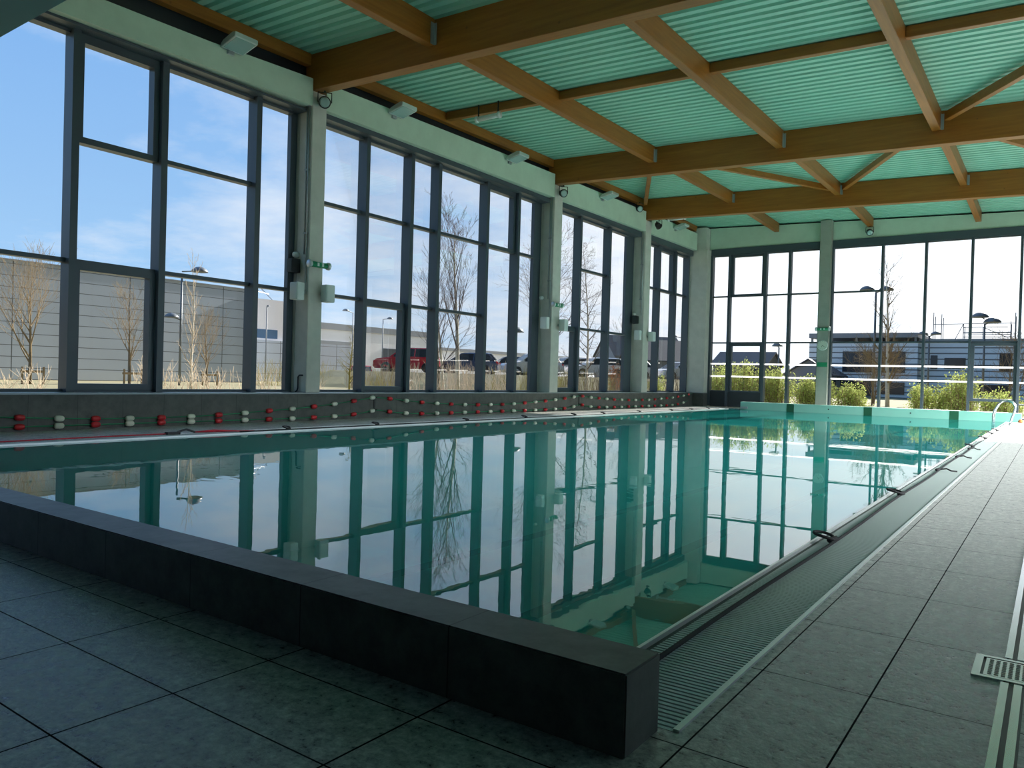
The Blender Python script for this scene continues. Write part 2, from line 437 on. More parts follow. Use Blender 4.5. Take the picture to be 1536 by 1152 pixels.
# trench drain and square gully at the right
td = empty('trench_drain', label='long narrow steel slot drain let into the right deck', cat='drain')
for nm, xa, xb, z1, mt in (('edge_rail', -.105, -.085, .004, 'steel'), ('slot', -.085, -.072, -.004, 'black'), ('edge_rail', -.072, -.052, .004, 'steel'), ('slot', -.052, -.046, -.001, 'black')):
    for ya, yb in ((.6, 2.66), (2.91, 16.5)):
        q = MB(); q.box((xa, ya, -.03), (xb, yb, z1 + .002 if mt == 'steel' else .0015)); q.build(nm, mt, td)
dg = empty('floor_gully', label='square stainless gully cover with round holes beside the slot drain', cat='drain')
q = MB(); x0, x1, y0, y1 = -.182, .03, 2.675, 2.895
q.box((x0, y0, .0), (x1, y0 + .018, .006)); q.box((x0, y1 - .018, .0), (x1, y1, .006)); q.box((x0, y0 + .018, 0), (x0 + .022, y1 - .018, .006)); q.box((x1 - .022, y0 + .018, 0), (x1, y1 - .018, .006))
q.build('cover_frame', 'steel', dg)
q = MB(); q.box((x0 + .022, y0 + .018, 0), (x1 - .022, y1 - .018, .002)); q.build('gap', 'black', dg)
q = MB(); q.box((x0 + .030, y0 + .024, .001), (x1 - .030, y1 - .024, .005)); q.build('cover_plate', 'steel', dg)
q = MB()
for i in range(8):
    for j in range(9):
        q.lathe([(.0062, .0), (.0062, .0008)], (x0 + .045 + i * .0175, y0 + .04 + j * .0175, .0049), n=8)
q.build('holes', 'black', dg)

# ladder rails at the far right corner
ld = empty('pool_ladder', label='stainless pool ladder with arched handrails at the far right corner', cat='ladder')
for yy in (22.7, 23.3):
    q = MB(); q.tube([(-1.25, yy, -.9), (-1.25, yy, .22), (-1.22, yy, .36), (-1.14, yy, .52), (-1.04, yy, .61), (-.94, yy, .625), (-.85, yy, .58), (-.79, yy, .48), (-.80, yy, .36), (-.86, yy, .16), (-.89, yy, .0)], .021, 10)
    q.lathe([(.045, 0), (.045, .012)], (-.89, yy, .001)); q.build('handrail', 'steel', ld, True)
for i in range(3):
    q = MB(); q.box((-1.29, 22.72, -.25 - .28 * i), (-1.21, 23.28, -.22 - .28 * i)); q.build('rung', 'steel', ld)
q = MB(); q.lathe([(.0, 0), (.05, .01), (.06, .05), (.03, .09), (.0, .1)], (-.72, 24.6, .001)); tag(q.build('pool_toy', 'leafred', None, True), 'small orange object on the deck by the ladder', 'pool toy')
q = MB(); q.lathe([(.0, 0), (.045, .01), (.055, .05), (.03, .085), (.0, .095)], (-.60, 24.75, .001)); tag(q.build('pool_toy', 'redrope', None, True), 'small pink object beside the orange one near the ladder', 'pool toy')

# ------------------------------------------------------------------ walls
wl = MB()
wl.box((XG - .12, -4, -.2), (XW, YF + .3, .465))                       # sill wall
wl.box((XG - .25, -4, -.2), (XG - .1201, YF + .3, .44))
wl.box((XW, 26.08, 0), (-10.2, YF - .002, .465))
tag(wl.build('wall_left', 'wallclad'), 'low dark tiled wall under the left windows', 'wall', kind='structure')
s = MB(); s.box((XG - .12, -4, .466), (XW + .03, YF - .002, .49)); s.box((XW + .03, 26.06, .466), (-10.19, YF - .002, .49)); tag(s.build('trim_1', simple('sill metal', (.30, .33, .34), .3, .3), bevel=.003), 'grey window sill running along the left wall', 'sill', kind='structure')

COLS = [(.45, .80), (8.69, 9.0), (16.53, 16.92), (21.88, 22.29)]
for i, (ya, yb) in enumerate(zip([-4, .8, 9.0, 16.92, 22.29], [.45, 8.69, 16.53, 21.88, 26.1])):
    m = MB(); N = 8
    for j in range(N):
        u0, u1 = ya + (yb - ya) * j / N, ya + (yb - ya) * (j + 1) / N
        e = .0 if j == 0 else 0
        m.hexa([(XG - .2, u0, zlin_b(u0)), (XW, u0, zlin_b(u0)), (XW, u1, zlin_b(u1)), (XG - .2, u1, zlin_b(u1)),
                (XG - .2, u0, zlin_t(u0)), (XW, u0, zlin_t(u0)), (XW, u1, zlin_t(u1)), (XG - .2, u1, zlin_t(u1))])
    tag(m.build('wall_left_lintel', 'lintel'), 'pale concrete lintel above the left window, %s' % ('behind the camera', 'nearest bay', 'second bay', 'third bay', 'farthest bay')[i], 'lintel', kind='structure')
m = MB(); m.box((XG - .22, -4, 5.46), (XG + .12, YF + .2, 6.75)); tag(m.build('wall_left_eave', 'panel'), 'strip of wall above the left lintels, coloured dark as a shaded recess', 'wall', kind='structure')  # recess shade put into the dark panel colour

cl = ['nearest concrete column of the left wall', 'concrete column in the left wall carrying the first big beam, with black loudspeaker', 'concrete column in the left wall carrying the second big beam', 'concrete column in the left wall carrying the third big beam, with small black speaker']
for i, (ya, yb) in enumerate(COLS):
    if i == 0: continue
    zt = min(zroof(-10.8, ya), zroof(-10.8, yb)) - .655
    m = MB(); m.box((-10.925, ya, .491), (XW + .005, yb, zt)); m.box((XG - .04, ya, .491), (-10.9251, yb, 5.45)); c = m.build('concrete_column', 'concrete', bevel=.008)
    tag(c, cl[i], 'column', 'columns of the left wall', 'thing')
m = MB(); m.box((-10.92, 26.08, .491), (-10.2, YF - .002, 5.60)); m.box((-10.90, 26.14, 5.6001), (-10.275, YF - .002, 6.40))
tag(m.build('concrete_column', 'concrete', bevel=.008), 'concrete corner column between the left and far windows', 'column', kind='thing')
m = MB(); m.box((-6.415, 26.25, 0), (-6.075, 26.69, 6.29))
fc = tag(m.build('concrete_column', simple('shaded concrete', (.36, .37, .32), .75, noise=.2, scale=3.5), bevel=.008), 'slim concrete column in the far wall carrying the clock', 'column', kind='thing')  # darker than the other columns: its backlit shade is put into the colour

# end wall: concrete above the windows and dark infill at the foot
wf = MB()
for xa, xb in ((-10.27, -6.42), (-6.07, XR)):
    wf.hexa([(xa, YF, 5.62), (xb, YF, 5.62), (xb, YF + .35, 5.62), (xa, YF + .35, 5.62), (xa, YF, zroof(xa, YF) - .06), (xb, YF, zroof(xb, YF) - .06), (xb, YF + .35, zroof(xb, YF) - .06), (xa, YF + .35, zroof(xa, YF) - .06)])
tag(wf.build('wall_far', 'lintel'), 'pale concrete wall strip above the far windows', 'wall', kind='structure')
m = MB(); m.hexa([(-10.9, YF + .2, 5.5), (XR, YF + .2, 5.5), (XR, YF + .5, 5.5), (-10.9, YF + .5, 5.5), (-10.9, YF + .2, 6.7), (XR, YF + .2, 6.1), (XR, YF + .5, 6.1), (-10.9, YF + .5, 6.7)])  # solid slab, the gap's shade put into its dark colour
tag(m.build('wall_far_upper', 'panel'), 'dark panel standing for the shaded gap between far wall and roof', 'wall', kind='structure')

m = MB(); m.box((XR, -4, -.2), (XR + .2, 5.0, 6.4)); m.box((XR, 5.0, -.2), (XR + .2, YF + .3, .3)); m.box((XR, 5.0, 5.6), (XR + .2, YF + .3, 6.4))  # opening added for the unseen glazing that lights the hall
tag(m.build('wall_right', 'lintel'), 'unseen right wall, its long glazed opening added for light', 'wall', kind='structure')
m = MB(); m.box((XG - .2, -4.2, -.2), (XR + .2, -4, 6.4)); tag(m.build('wall_near', 'wallpaint'), 'plain wall behind the viewpoint', 'wall', kind='structure')
# lower ceiling over the near end, its edge shows at the top left
m = MB(); m.box((XW + .02, -4, 3.0), (XR, 2.1, 3.22)); 
tag(m.build('ceiling_soffit', 'soffit'), 'dark teal edge of the low near ceiling, top left corner', 'soffit', kind='structure')
m = MB(); m.box((XW + .02, 1.9, 3.221), (XR, 2.1, 6.3)); tag(m.build('wall_near_upper', simple('white wall', (.75, .76, .72), .8)), 'white wall above the low near ceiling, out of view', 'wall', kind='structure')

# ------------------------------------------------------------------ windows
class Win:
    def __init__(s, name, label, axis, plane, front, thin):
        s.e = empty(name, label=label, cat='window', kind='structure'); s.axis = axis; s.g = plane; s.f = front; s.thin = thin
        s.fr = MB()
    def bx(s, mb, u0, u1, z0, z1, d0, d1):
        if s.axis == 1: mb.box((d0, u0, z0), (d1, u1, z1))
        else: mb.box((u0, d0, z0), (u1, d1, z1))
    def mull(s, u0, u1, z0, z1): s.bx(s.fr, u0, u1, z0, z1, s.g - s.b(), s.f)
    def b(s): return .03 if s.axis == 1 else -.03
    def tran(s, u0, u1, z, h=.06): s.bx(s.fr, u0, u1, z - h / 2, z + h / 2, s.g - s.b(), s.thin)
    def sash(s, u0, u1, z0, z1, w=.085):
        m = MB(); d0, d1 = s.g - s.b() * .9, s.thin + (s.thin - s.g) * .25
        s.bx(m, u0, u1, z0, z0 + w, d0, d1); s.bx(m, u0, u1, z1 - w, z1, d0, d1); s.bx(m, u0, u0 + w, z0 + w, z1 - w, d0, d1); s.bx(m, u1 - w, u1, z0 + w, z1 - w, d0, d1)
        m.build('sash', 'frame', s.e)
    def pane(s, u0, u1, z0, z1):
        m = MB(); s.bx(m, u0 - .01, u1 + .01, z0 - .01, z1 + .01, s.g - .006, s.g + .006); m.build('glass', 'glass', s.e)
    def done(s): s.fr.build('frame', 'frame', s.e)

ZS, ZH = .49, 5.40
def left_win(name, label, cols, y0, y1, low, up, sashes):
    """cols: list of (ya, yb) glazed columns"""
    w = Win(name, label, 1, XG, XF, -10.95)
    w.bx(w.fr, y0, cols[0][0], ZS, ZH, XG - .03, -10.985)
    for (a, b_), (c, d) in zip(cols, cols[1:]): w.mull(b_, c, ZS, ZH)
    w.bx(w.fr, cols[-1][1], y1, ZS, ZH, XG - .03, -10.985 if y1 < 26 else XF)
    for i, (a, b_) in enumerate(cols):
        w.tran(a, b_, ZS + .02, .04)
        w.bx(w.fr, a, b_, ZH - .06, ZH, XG - .03, -10.93)
        cuts = [ZS + .04]
        if i in low: w.tran(a, b_, 2.28); cuts.append(2.28)
        if i in up: w.tran(a, b_, 3.95); cuts.append(3.95)
        cuts.append(ZH - .06)
        for z0, z1 in zip(cuts, cuts[1:]): w.pane(a, b_, z0, z1)
        for ci, where in sashes:
            if ci == i:
                if where == 'b': w.sash(a, b_, ZS + .03, 2.25)
                else: w.sash(a, b_, 3.90, ZH - .05)
    w.done()
    m = MB(); n = 6                                                   # blind box above the glass
    m.box((-10.99, y0, 5.385), (-10.72, y1, zlin_b(y0) + .02)); m.build('blind_box', 'frame', w.e)
left_win('window_1', 'tall gridded window of the nearest left bay, before the first column', [(.95, 2.3), (2.4, 3.6), (3.7, 4.86), (4.96, 6.12), (6.22, 7.75), (7.85, 8.55)], .80, 8.68, (0, 1, 2, 3, 4, 5), (3, 4), ((3, 'b'), (3, 't')))
left_win('window_2', 'tall gridded window between first and second left columns', [(9.12, 10.22), (10.31, 11.46), (11.56, 12.31), (12.41, 14.02), (14.12, 15.28), (15.38, 16.2)], 9.01, 16.52, (0, 1, 2, 3), (0, 1, 2, 3, 4, 5), ((1, 'b'), (4, 't')))
left_win('window_3', 'tall window between second and third left columns', [(17.02, 18.30), (18.40, 20.02), (20.12, 21.38)], 16.93, 21.87, (0, 1, 2), (1,), ((0, 'b'),))
left_win('window_4', 'narrow tall window between third column and the far corner', [(22.4, 23.52), (23.62, 24.86), (24.96, 26.0)], 22.30, 26.07, (), (0, 1, 2), ((1, 't'),))
left_win('window_7', 'window of the left wall beside the viewpoint, out of view', [(-3.8, -2.5), (-2.4, -1.1), (-1.0, .3)], -3.9, .44, (0, 1, 2), (), ())

def far_win(name, label, cols, x0, x1, low, up, sashes, foot, extra=()):
    w = Win(name, label, 0, 26.62, 26.44, 26.53)
    w.g = 26.62
    zb, zt = .02, 5.42
    w.mull(x0, cols[0][0], zb, zt)
    for (a, b_), (c, d) in zip(cols, cols[1:]): w.mull(b_, c, zb, zt)
    w.mull(cols[-1][1], x1, zb, zt)
    for i, (a, b_) in enumerate(cols):
        base = .55 if i in foot else zb
        w.tran(a, b_, base + .02, .04); w.tran(a, b_, zt - .02, .05)
        cuts = [base + .04]
        for z in [z for (j, z) in extra if j == i]: w.tran(a, b_, z, .04); cuts.append(z)
        if i in low: w.tran(a, b_, 2.29, .05); cuts.append(2.29)
        if i in up: w.tran(a, b_, 3.94, .05); cuts.append(3.94)
        cuts.append(zt)
        for z0, z1 in zip(cuts, cuts[1:]): w.pane(a, b_, z0, z1)
        for ci, where in sashes:
            if ci == i: w.sash(a, b_, .52, 2.26) if where == 'b' else w.sash(a, b_, 3.92, zt - .02)
        if i in foot:
            q = MB(); q.box((a, 26.50, .01), (b_, 26.64, .55)); q.box((a, 26.485, .18), (b_, 26.5, .20)); q.box((a, 26.485, .42), (b_, 26.5, .44)); q.build('infill_panel', 'panel', w.e)
        for z in (1.07, 1.515):                                       # white visibility strips on the glass
            q = MB(); q.box((a, 26.600, z), (b_, 26.603, z + .05)); q.build('glazing_strip', 'frost', w.e)
    w.done()
    q = MB(); q.box((x0, 26.46, 5.40), (x1, 26.7, 5.64)); q.build('blind_box', 'frame', w.e)
far_win('window_5', 'far window left of the clock column, with dark panels at its foot', [(-10.12, -9.55), (-9.46, -8.29), (-8.20, -7.47), (-7.38, -6.47)], -10.2, -6.42, (0, 1, 2, 3), (0, 1, 2, 3), ((1, 'b'), (1, 't')), (0, 1))
far_win('window_6', 'wide far window right of the clock column', [(-6.02, -4.59), (-4.52, -3.37), (-3.30, -2.14), (-2.07, -.91), (-.84, .35), (.42, 1.6), (1.67, 2.85), (2.92, 4.1), (4.17, 5.35)], -6.07, 6.39, range(9), (0,), ((3, 'b'),), (), ((4, .46),))

m = MB(); m.box((XR + .4, -160, 6.9), (XR + 1.4, 150, 84)); m.box((XR + .4, -160, -.1), (XR + 1.4, 4.9, 6.9)); m.box((XR + .4, 27, -.1), (XR + 1.4, 150, 6.9))  # unseen wall added to block the sky glow from the outdoor view
tag(m.build('wall_light_blocker', 'wallpaint'), 'tall unseen wall added to keep the bright right sky off the outdoors', 'wall', kind='structure')
w = Win('added_window_right', 'long unseen window added in the right wall to let light in', 1, XR + .12, XR + .02, XR + .05)  # unseen glazing added to let sky light into the hall
for i in range(10):
    y0 = 5.0 + i * 2.15; w.mull(y0, y0 + .07, .3, 5.6); w.pane(y0 + .08, y0 + 2.14, .31, 5.59)
w.done()

# ------------------------------------------------------------------ roof
ce = MB()
P_ = .2
def prof(y0, y1):
    pts = []; n = max(1, round((y1 - y0) / P_)); p = (y1 - y0) / n
    for i in range(n):
        u = y0 + i * p
        pts += [(u, 0), (u + p * .5, 0), (u + p * .6, .05), (u + p * .9, .05)]
    pts.append((y1, 0)); return pts
ya, yb = 2.1, YF + .45
pts = prof(ya, yb); xs = (-11.05, XR)
o = len(ce.v)
for y, dz in pts:
    for x in xs: ce.v.append((x, y, zroof(x, y) + dz))
for y, dz in pts:
    for x in xs: ce.v.append((x, y, zroof(x, y) + .12))
n2 = len(pts) * 2
for i in range(len(pts) - 1):
    a = o + 2 * i; ce.f.append((a, a + 1, a + 3, a + 2)); b = a + n2; ce.f.append((b, b + 2, b + 3, b + 1))
ce.f.append((0, n2, n2 + 1, 1)); e = 2 * (len(pts) - 1); ce.f.append((e, e + 1, e + 1 + n2, e + n2))
tag(ce.build('ceiling', 'deck'), 'mint green corrugated steel ceiling deck', 'ceiling', kind='structure')
m = MB(); m.hexa([(-11.2, -4, zroof(-11.2, 0) + .17), (XR + .2, -4, zroof(XR, 0) + .17), (XR + .2, 27, zroof(XR, 27) + .30), (-11.2, 27, zroof(-11.2, 27) + .30), (-11.2, -4, 6.9), (XR + .2, -4, 6.9), (XR + .2, 27, 6.9), (-11.2, 27, 6.9)])
tag(m.build('roof', 'panel'), 'roof covering above the ceiling deck', 'roof', kind='structure')

def beam_x(y0, y1, x0, x1, h, drop, name, label, mat='woodx'):
    f0 = lambda x: zroof(x, (y0 + y1) / 2) - drop
    m = MB(); m.hexa([(x0, y0, f0(x0) - h), (x1, y0, f0(x1) - h), (x1, y1, f0(x1) - h), (x0, y1, f0(x0) - h), (x0, y0, f0(x0)), (x1, y0, f0(x1)), (x1, y1, f0(x1)), (x0, y1, f0(x0))])
    return tag(m.build(name, mat, bevel=.006), label, 'beam', kind='thing')
BEAMS = [(8.70, 8.92), (16.55, 16.77), (21.9, 22.12)]
for (a, b_), l in zip(BEAMS, ('first and nearest big glulam beam crossing the ceiling', 'second big glulam beam crossing the ceiling', 'third and farthest big glulam beam crossing the ceiling')):
    beam_x(a, b_, -10.82, XR, .63, .004, 'glulam_beam', l)['group'] = 'main ceiling beams'

def purlin(x, ya, yb, h, label, hanger=True):
    f = lambda y: zroof(x, y) - .004
    w = .075
    e = empty('glulam_purlin', label=label, cat='beam', group='secondary ceiling beams', kind='thing')
    m = MB(); m.hexa([(x - w, ya, f(ya) - h), (x + w, ya, f(ya) - h), (x + w, yb, f(yb) - h), (x - w, yb, f(yb) - h), (x - w, ya, f(ya)), (x + w, ya, f(ya)), (x + w, yb, f(yb)), (x - w, yb, f(yb))])
    m.build('timber', 'woody', e, bevel=.005)
    if hanger:
        q = MB(); q.box((x + w + .002, yb - .012, f(yb) - h + .0), (x + w + .05, yb - .002, f(yb) - .07)); q.box((x + w + .001, yb - .09, f(yb) - h), (x + w + .006, yb - .012, f(yb) - .07))
        q.build('steel_hanger', 'galv', e)
PX = [-7.9, -4.93, -1.98]
side = ('the left one', 'the middle one', 'the right one')
for (ya, yb, h, where) in ((3.0, 8.69, .40, 'before the first big beam'), (8.93, 16.54, .37, 'between the first and second big beams'), (16.78, 21.89, .32, 'between the second and third big beams'), (22.13, 26.46, .30, 'between the third big beam and far wall')):
    for x, sd in zip(PX, side):
        if ya < 5 and x > -7: continue                               # above the frame
        purlin(x, ya, yb, h, 'secondary timber beam %s, %s' % (where, sd if ya > 5 else 'at the top of the view'), yb < 26)
# eave purlin along the window wall
for (ya, yb, l) in ((2.2, 8.69, 'nearest bay'), (8.93, 16.54, 'second bay'), (16.78, 21.89, 'third bay'), (22.13, 26.2, 'farthest bay')):
    x0, x1 = -10.80, -10.66
    m = MB(); f = lambda y: zroof(-10.7, y) - .004
    m.hexa([(x0, ya, f(ya) - .20), (x1, ya, f(ya) - .20), (x1, yb, f(yb) - .20), (x0, yb, f(yb) - .20), (x0, ya, f(ya)), (x1, ya, f(ya)), (x1, yb, f(yb)), (x0, yb, f(yb))])
    tag(m.build('eave_beam', 'woody', bevel=.004), 'timber eave beam above the left windows, ' + l, 'beam', 'eave beams', 'thing')
# slim trimmers across the second bay
xs_ = [-10.64] + PX + [.66]
for i in range(len(xs_) - 1):
    a, b_ = xs_[i] + (.08 if i else 0), xs_[i + 1] - (.08 if i < len(PX) else 0)
    beam_x(12.25, 12.37, a, b_, .165, .004, 'timber_trimmer', 'slim timber between ceiling ribs midway down the second bay, %s' % ('beside the left wall', 'second from the left', 'third from the left', 'at the right edge')[i])['group'] = 'slim timbers of the second bay'
# diagonal braces
def brace(p, q, drop, h, label):
    (xa, ya), (xb, yb) = p, q
    d = Vector((xb - xa, yb - ya, 0)).normalized(); n = Vector((-d.y, d.x, 0)) * .055
    za, zb = zroof(xa, ya) - drop, zroof(xb, yb) - drop
    P = [Vector((xa, ya, 0)) - n, Vector((xa, ya, 0)) + n, Vector((xb, yb, 0)) + n, Vector((xb, yb, 0)) - n]
    zz = [za, za, zb, zb]
    m = MB(); m.hexa([(v.x, v.y, z - h) for v, z in zip(P, zz)] + [(v.x, v.y, z) for v, z in zip(P, zz)])
    tag(m.build('diagonal_brace', 'woodd', bevel=.004), label, 'beam', 'diagonal roof braces', 'thing')
brace((-10.56, 21.72), (-8.08, 16.90), .08, .14, 'short diagonal timber rising from the left wall beside the third big beam')
brace((-7.73, 16.90), (-5.10, 21.78), .08, .14, 'diagonal timber left of the central node on the third big beam')
brace((-4.75, 21.78), (-2.16, 16.90), .08, .14, 'diagonal timber right of the central node on the third big beam')
brace((-1.80, 16.90), (.82, 21.78), .08, .14, 'diagonal timber at the far right between second and third big beams')
brace((-1.79, 16.40), (3.12, 9.0), .08, .16, 'diagonal timber at top right running into the second big beam')

# ------------------------------------------------------------------ fittings on the columns
def pipe(name, pts, r, mat, label, cat): m = MB(); m.tube(pts, r, 8); return tag(m.build(name, mat, None, True), label, cat)
for (ya, zt, zb, l) in ((8.69, 5.95, 2.4, 'first'), (16.53, 6.05, 2.4, 'second'), (21.88, 6.1, 2.9, 'third')):
    e = empty('conduit', label='pair of thin grey cable conduits running down the %s left column' % l, cat='conduit', group='conduits on the left columns')
    for dx in (0, -.055):
        m = MB(); m.tube([(-10.66 + dx, ya - .018, zt), (-10.66 + dx, ya - .018, zb + (.0 if dx == 0 else .5))], .013, 8); m.build('pipe', 'galv', e, True)
    for zz in (zt - .5, zt - 1.6, zt - 2.7):
        m = MB(); m.box((-10.74, ya - .034, zz), (-10.64, ya - .001, zz + .03)); m.build('clip', 'grey', e)

def speaker_box(x, y, z, rz, label):
    e = empty('wall_speaker', (x, y, z), rz, label, 'speaker', 'white speakers on the left columns')
    m = MB(); m.prism([(-.10, -.09), (.10, -.09), (.075, .09), (-.075, .09)], -.15, .15, 2); m.build('cabinet', 'white', e, bevel=.008)
    m = MB(); m.box((-.085, -.096, -.135), (.085, -.088, .135)); m.build('front_grille', 'white', e)
    m = MB(); m.box((-.03, .09, -.03), (.03, .15, .03)); m.build('bracket', 'grey', e)
for (y, z, l) in ((8.69, 2.24, 'first'), (16.53, 2.27, 'second'), (21.88, 2.28, 'third')):
    speaker_box(-10.68, y - .16, z, 0, 'white speaker on the near face of the %s left column' % l)
for (y, z, l) in ((8.98, 2.23, 'first'), (16.86, 2.24, 'second'), (22.2, 2.26, 'third')):
    speaker_box(-10.44, y, z, PI / 2, 'white speaker on the pool face of the %s left column' % l)
for (y, z, x, l) in ((8.69, 2.70, -10.90, 'first'), (21.88, 2.77, -10.84, 'third')):
    e = empty('black_speaker', (x, y - .09, z), 0, 'small black loudspeaker on the %s left column' % l, 'speaker', 'black speakers on columns')
    m = MB(); m.prism([(-.075, -.085), (.075, -.085), (.09, .088), (-.09, .088)], -.12, .12, 2); m.build('cabinet', 'black', e, bevel=.008)
    m = MB(); m.box((-.065, -.09, -.105), (.065, -.084, .105)); m.build('front_grille', 'slatdark', e)
for (y, z, l) in ((8.69, 2.90, 'first'), (16.53, 2.93, 'second'), (21.88, 2.95, 'third')):
    m = MB(); m.lathe([(.055, 0), (.055, .05), (.045, .085), (.02, .10)], (-10.90, y - .002, z), (0, -1, 0))
    tag(m.build('round_sounder', 'white', None, True), 'small round white sounder on the %s left column' % l, 'alarm', 'round white sounders')
def tube_light(x, y, z, axis, L, mid, label, cat='light', grp=None, name='tube_light', hang=0):
    e = empty(name, (x, y, z), 0, label, cat, grp); a = Vector(axis)
    m = MB(); m.tube([a * (-L / 2 + .05), a * (L / 2 - .05)], .05, 12); m.build('tube', mid, e, True)
    for s_ in (-1, 1):
        m = MB(); m.lathe([(.054, 0), (.068, .02), (.068, .055), (.05, .065)], a * s_ * (L / 2 - .06), a * s_); m.build('end_cap', 'alu', e, True)
    if hang:
        for s_ in (-1, 1):
            m = MB(); m.tube([a * s_ * (L * .4) + Vector((0, 0, .05)), a * s_ * (L * .4) + Vector((0, 0, hang))], .014, 6); m.build('hanger', 'black', e)
    return e
def exit_light(x, y, z, axis, L, label):
    e = tube_light(x, y, z, axis, L, 'exit', label, 'exit light', 'green exit lights', 'exit_sign_light'); a = Vector(axis)
    for t in (-.05, .05):                                             # pale strokes of the pictogram
        p = a * t; m = MB(); m.box((p.x - .02 - .03 * abs(a.y), p.y - .02 - .03 * abs(a.x), -.03), (p.x + .02 + .033 * abs(a.y), p.y + .02, .03)); m.build('pictogram_stroke', 'white', e)
    m = MB(); m.tube([(0, 0, .04), (-.094 if abs(a.x) < .5 else 0, .079 if abs(a.x) > .5 else 0, .05)], .012, 6); m.build('bracket', 'galv', e)
exit_light(-10.50, 8.83, 2.72, (0, 1, 0), .46, 'green tubular exit light on the first left column')
exit_light(-10.50, 16.66, 2.75, (0, 1, 0), .46, 'green tubular exit light on the second left column')
exit_light(-6.23, 26.17, 2.71, (1, 0, 0), .46, 'green tubular exit light above the clock on the far column')
tube_light(-9.46, 12.18, 6.09, (1, 0, 0), .62, 'white', 'white tube light under the slim ceiling timber of the second bay', 'light', 'white tube lights', hang=.29)
tube_light(-9.95, 22.75, 6.05, (1, 0, 0), .6, 'white', 'white tube light near the far left ceiling corner', 'light', 'white tube lights', hang=.49)

ck = empty('wall_clock', (-6.235, 26.25, 2.18), 0, 'round white wall clock on the far column', 'clock')
m = MB(); m.lathe([(.165, 0), (.17, .02), (.16, .045), (.15, .045)], (0, 0, 0), (0, -1, 0), 28); m.build('case', 'white', ck, True)
m = MB(); m.lathe([(.15, .0455), (.15, .0475)], (0, 0, 0), (0, -1, 0), 28); m.build('dial', 'cream', ck)
m = MB()
for i in range(12):
    a = PI / 6 * i; m = MB(); m.tube([(.12 * math.sin(a), -.049, .12 * math.cos(a)), (.138 * math.sin(a), -.049, .138 * math.cos(a))], .004, 4); m.build('hour_mark', 'black', ck)
for nm, a, L in (('hour_hand', 3.6, .07), ('minute_hand', 2.2, .11)):
    m = MB(); m.tube([(0, -.052, 0), (L * math.sin(a), -.052, L * math.cos(a))], .005, 4); m.build(nm, 'black', ck)
sg = empty('green_sign', (-6.235, 26.245, 1.55), 0, 'small green rectangular sign on the far column below the clock', 'sign')
m = MB(); m.box((-.16, -.008, -.075), (.16, 0, .075)); m.build('plate', 'sign', sg)
m = MB(); m.box((-.13, -.0095, .02), (.13, -.008, .032)); m.box((-.09, -.0095, -.03), (.10, -.008, -.02)); m.build('lettering', 'exit', sg)
pipe('black_tap_pipe', [(-10.84, 8.665, .50), (-10.80, 8.665, .52), (-10.78, 8.665, .56), (-10.78, 8.665, .76), (-10.74, 8.665, .79), (-10.66, 8.665, .79)], .013, 'black', 'thin black bent pipe at the foot of the first left column', 'pipe')
# floodlights on the lintels
def floodlight(y, z, label):
    e = empty('floodlight', (XW, y, z), 0, label, 'floodlight', 'floodlights on the left lintels')
    m = MB(); m.box((.0, -.05, -.05), (.05, .05, .13)); m.tube([(.04, -.17, .02), (.16, -.19, .07)], .012, 6); m.tube([(.04, .17, .02), (.16, .19, .07)], .012, 6); m.box((.03, -.18, .0), (.05, .18, .04)); m.build('bracket', 'galv', e)
    R = Matrix.Rotation(math.radians(-16), 4, 'Y')
    m = MB(); m.prism([(.06, -.03), (.44, -.05), (.46, .02), (.38, .055), (.14, .055), (.06, .02)], -.2, .2, 1)
    m.v = [tuple(R @ Vector(v)) for v in m.v]; m.build('housing', 'alu', e, bevel=.008)
    m = MB(); m.hexa([(.09, -.17, -.038), (.42, -.17, -.055), (.42, .17, -.055), (.09, .17, -.038), (.09, -.17, -.02), (.42, -.17, -.02), (.42, .17, -.02), (.09, .17, -.02)])
    m.v = [tuple(R @ Vector(v)) for v in m.v]; m.build('lens', 'lens', e)
for (y, z, l) in ((7.05, 5.80, 'nearest bay'), (10.65, 5.86, 'near half of the second bay'), (14.5, 5.92, 'far half of the second bay'), (19.0, 5.97, 'third bay'), (24.1, 6.0, 'farthest bay')):
    floodlight(y, z, 'flat grey floodlight on the left lintel, ' + l)
# round spotlights
def spot(x, y, z, d, label):
    e = empty('round_spotlight', (x, y, z), 0, label, 'spotlight', 'round spotlights at the beam ends')
    d = Vector(d).normalized(); s_ = d.cross(Vector((0, 0, 1))).normalized()
    m = MB(); m.lathe([(.05, -.16), (.085, -.1), (.095, 0), (.105, .0), (.105, .03), (.09, .03)], (0, 0, 0), d, 20); m.build('can', 'black', e, True)
    m = MB(); m.lathe([(.088, .031), (.06, .036), (.02, .038)], (0, 0, 0), d, 20); m.build('lens', 'lens', e, True)
    m = MB(); m.tube([s_ * .115, s_ * .115 + Vector((0, 0, .17)), s_ * -.115 + Vector((0, 0, .17)), s_ * -.115], .011, 6); m.tube([(0, 0, .17), (0, 0, .2)], .02, 6); m.build('yoke', 'black', e)
spot(-10.42, 8.80, 5.52, (.75, -.62, -.2), 'round black spotlight under the end of the first big beam')
spot(-10.42, 16.66, 5.62, (.8, -.55, -.25), 'round black spotlight under the end of the second big beam')
spot(-10.50, 21.2, 6.12, (.8, -.55, -.25), 'round spotlight beside the left end of the third big beam')
spot(-10.35, 22.3, 5.76, (.2, .8, -.5), 'dark spotlight under the end of the third big beam')
spot(-4.93, 26.30, 5.78, (.3, -.8, -.5), 'spotlight under a timber end above the far window')

